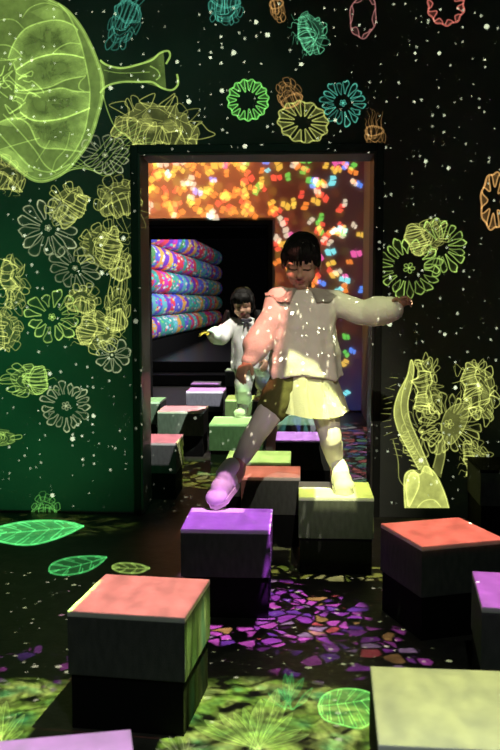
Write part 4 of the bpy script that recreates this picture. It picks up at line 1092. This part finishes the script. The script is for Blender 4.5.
# ===== the smaller girl behind
def girl_back():
    foot = at_z(239, 417, BH); yb = foot.y + .05
    j = lambda px, py, dy=0: at_y(px, py, yb + dy)
    root = empty('person', (foot.x, yb, BH)); tag(root, 'smaller girl in white with long dark hair standing on the green block behind', 'person')
    s = .93
    hipc = j(253, 362, .02); chest = j(247, 330); neck = j(245, 317)
    sl, sr = j(232, 324), j(262, 323, .02)
    el_, wl = j(220, 337, -.06), j(210, 333, -.16)
    er_, wr = j(269, 342, .0), j(266, 360, -.06)
    hl, hr_ = j(246, 366), j(262, 366, .03)
    solez = BH + .002
    heel_l = Vector((foot.x + .03, foot.y + .10, solez)); toe_l = Vector((foot.x - .005, foot.y - .045, solez)); ank_l = heel_l + Vector((.0, .0, .09)); kl = j(243, 390, -.05)
    # rear foot on the olive topped block behind
    fz = Vector((bQ['x'] + .125, bQ['y'] - .02, 0)); heel_r = Vector((fz.x, fz.y + .09, solez)); toe_r = Vector((fz.x, fz.y - .06, solez)); ank_r = heel_r + Vector((0, 0, .09))
    kr = hr_.lerp(ank_r, .5) + Vector((.01, -.06, .01))
    HM = Matrix.Translation(j(243, 305, -.03)) @ Euler((R(14), R(-4), R(-6))).to_matrix().to_4x4()
    bm = bmesh.new(); head(bm, HM, s)
    tube(bm, [HM @ Vector((0, .02, -.05)), neck, chest + Vector((0, 0, .04))], [.036, .034, .05])
    tube(bm, [neck + Vector((0, 0, -.03)), chest, hipc], [.055, .075, .085])
    for A_, B_, C_ in ((sl, el_, wl), (sr, er_, wr)): tube(bm, [chest.lerp(A_, .5), A_, A_.lerp(B_, .5), B_, B_.lerp(C_, .5), C_], [.045, .036, .031, .028, .024, .020])
    for A_, B_, C_ in ((hl, kl, ank_l), (hr_, kr, ank_r)): tube(bm, [hipc, A_, A_.lerp(B_, .5), B_, B_.lerp(C_, .4), C_], [.06, .060, .05, .042, .039, .028])
    for an, he, to in ((ank_l, heel_l, toe_l), (ank_r, heel_r, toe_r)):
        tube(bm, [an, he + Vector((0, 0, .03)), he.lerp(to, .55) + Vector((0, 0, .026)), he.lerp(to, .85) + Vector((0, 0, .02))], [.028, .027, .025, .018])
    hand(bm, wl, Vector((-.6, -.45, .05)), (-.2, -.2, .9), .85, -1, .6); hand(bm, wr, Vector((-.1, -.5, -.6)), (.6, -.5, .2), .85, 1, .5)
    me = remesh(bm, .0045, 3, .4); link('body', local(root, me), [M['skin'], M['lip'], M['lash']], root, True)
    face_mats(me, Matrix.Translation(-root.location) @ HM, s)
    bm = bmesh.new()
    for A_, B_, C_ in ((hl, kl, ank_l), (hr_, kr, ank_r)): tube(bm, [hipc, A_, A_.lerp(B_, .5), B_, B_.lerp(C_, .5), C_.lerp(B_, .05)], [.08, .078, .070, .060, .056, .052], 16)
    me = remesh(bm, .007, 3); wrinkle(me, .008, 20, 4); link('trousers', local(root, me), M['pants'], root, True)
    bm = bmesh.new(); rings = []; n = 48
    for (py, px, rx, ry) in ((317, 245, .045, .045), (320, 246, .085, .06), (325, 247, .112, .075), (340, 248.5, .122, .088), (356, 250.5, .135, .10), (369, 252, .150, .112)):
        c = j(px, py); fl = max(0, (py - 325) / 44); r = []
        for q in range(n):
            a = 2 * PI * q / n; wv = 1 + fl * .05 * math.sin(a * 8) + fl * .03 * math.sin(a * 3 + 2); r.append(bm.verts.new((c.x + rx * wv * math.cos(a), c.y + ry * wv * math.sin(a), c.z + .012 * fl * math.sin(3 * a))))
        rings.append(r)
    for A_, B_ in zip(rings, rings[1:]):
        for q in range(n): bm.faces.new((A_[q], A_[(q + 1) % n], B_[(q + 1) % n], B_[q]))
    bm.faces.new(rings[0]); bm.faces.new(rings[-1])
    tube(bm, [sl + Vector((.03, 0, -.02)), sl, sl.lerp(el_, .5), el_, el_.lerp(wl, .5), wl.lerp(el_, .1)], [.055, .056, .056, .060, .060, .034], 18)
    tube(bm, [sr + Vector((-.03, 0, -.02)), sr, sr.lerp(er_, .5), er_, er_.lerp(wr, .5), wr.lerp(er_, .1)], [.055, .056, .054, .056, .056, .034], 18)
    me = remesh(bm, .007, 4); wrinkle(me, .009, 13, 6); link('blouse', local(root, me), M['blouse'], root, True)
    bm = bmesh.new()
    c = j(246.5, 320, -.085)
    for sx in (-1, 1):
        ball(bm, c + Vector((sx * .022, 0, 0)), (.022, .008, .013)); tube(bm, [c, c + Vector((sx * .014, -.005, -.03)), c + Vector((sx * .02, -.006, -.06))], [.006, .007, .004], 8)
    ball(bm, c, (.009, .009, .009)); link('neck_bow', local(root, remesh(bm, .004, 1)), M['bow'], root, True)
    bm = bmesh.new(); r3 = HM.to_3x3()
    hb = lambda c, r, e=(0, 0, 0): ball(bm, HM @ (Vector(c) * s), [q * s for q in r], r3 @ Euler(e).to_matrix())
    hb((0, .024, .042), (.088, .094, .090)); hb((0, .050, -.01), (.080, .066, .085))
    for sx in (-1, 1):
        hb((sx * .078, -.004, .02), (.014, .044, .058)); hb((sx * .080, .010, -.03), (.012, .026, .05))
    hb((0, -.048, .072), (.066, .042, .034), (.5, 0, 0))
    me = remesh(bm, .006, 3); wrinkle(me, .005, 36, 2); hr = link('hair', local(root, me), M['hair'], root, True)
    bm = bmesh.new()
    for k in range(46):
        x_ = -.066 + .132 * k / 45 + rnd.uniform(-.003, .003); bl = rnd.uniform(.024, .040)
        tube(bm, [HM @ (Vector((x_ * .7, -.055, .10)) * s), HM @ (Vector((x_ * .95, -.088 + abs(x_) * .35, .070)) * s), HM @ (Vector((x_ * 1.05, -.094 + abs(x_) * .5, bl)) * s)], [.004, .005, .002], 6, 4)
    link('fringe', local(root, bm_mesh('fringe', bm)), M['hair'], hr, True)
    for sx, pts in ((1, [(258, 312), (259, 324), (256, 334), (251, 345)]), (-1, [(229, 312), (225, 322), (222, 330)])):
        bm = bmesh.new()
        for k in range(9):
            ox, oy = rnd.uniform(-2.2, 2.2), rnd.uniform(-.02, .02)
            q = [j(p[0] + ox * (1 + .2 * i), p[1], (-.03 if sx < 0 else -.05) - .035 * (sx > 0) * i / 2 + oy) for i, p in enumerate(pts)]
            tube(bm, q, [.016] * (len(q) - 2) + [.011, .003], 8)
        link('ponytail', local(root, remesh(bm, .006, 1)), M['hair'], hr, True)
    for a in ((ank_l, heel_l, toe_l), (ank_r, heel_r, toe_r)): shoe('shoe', *a, .98, root)
girl_back()
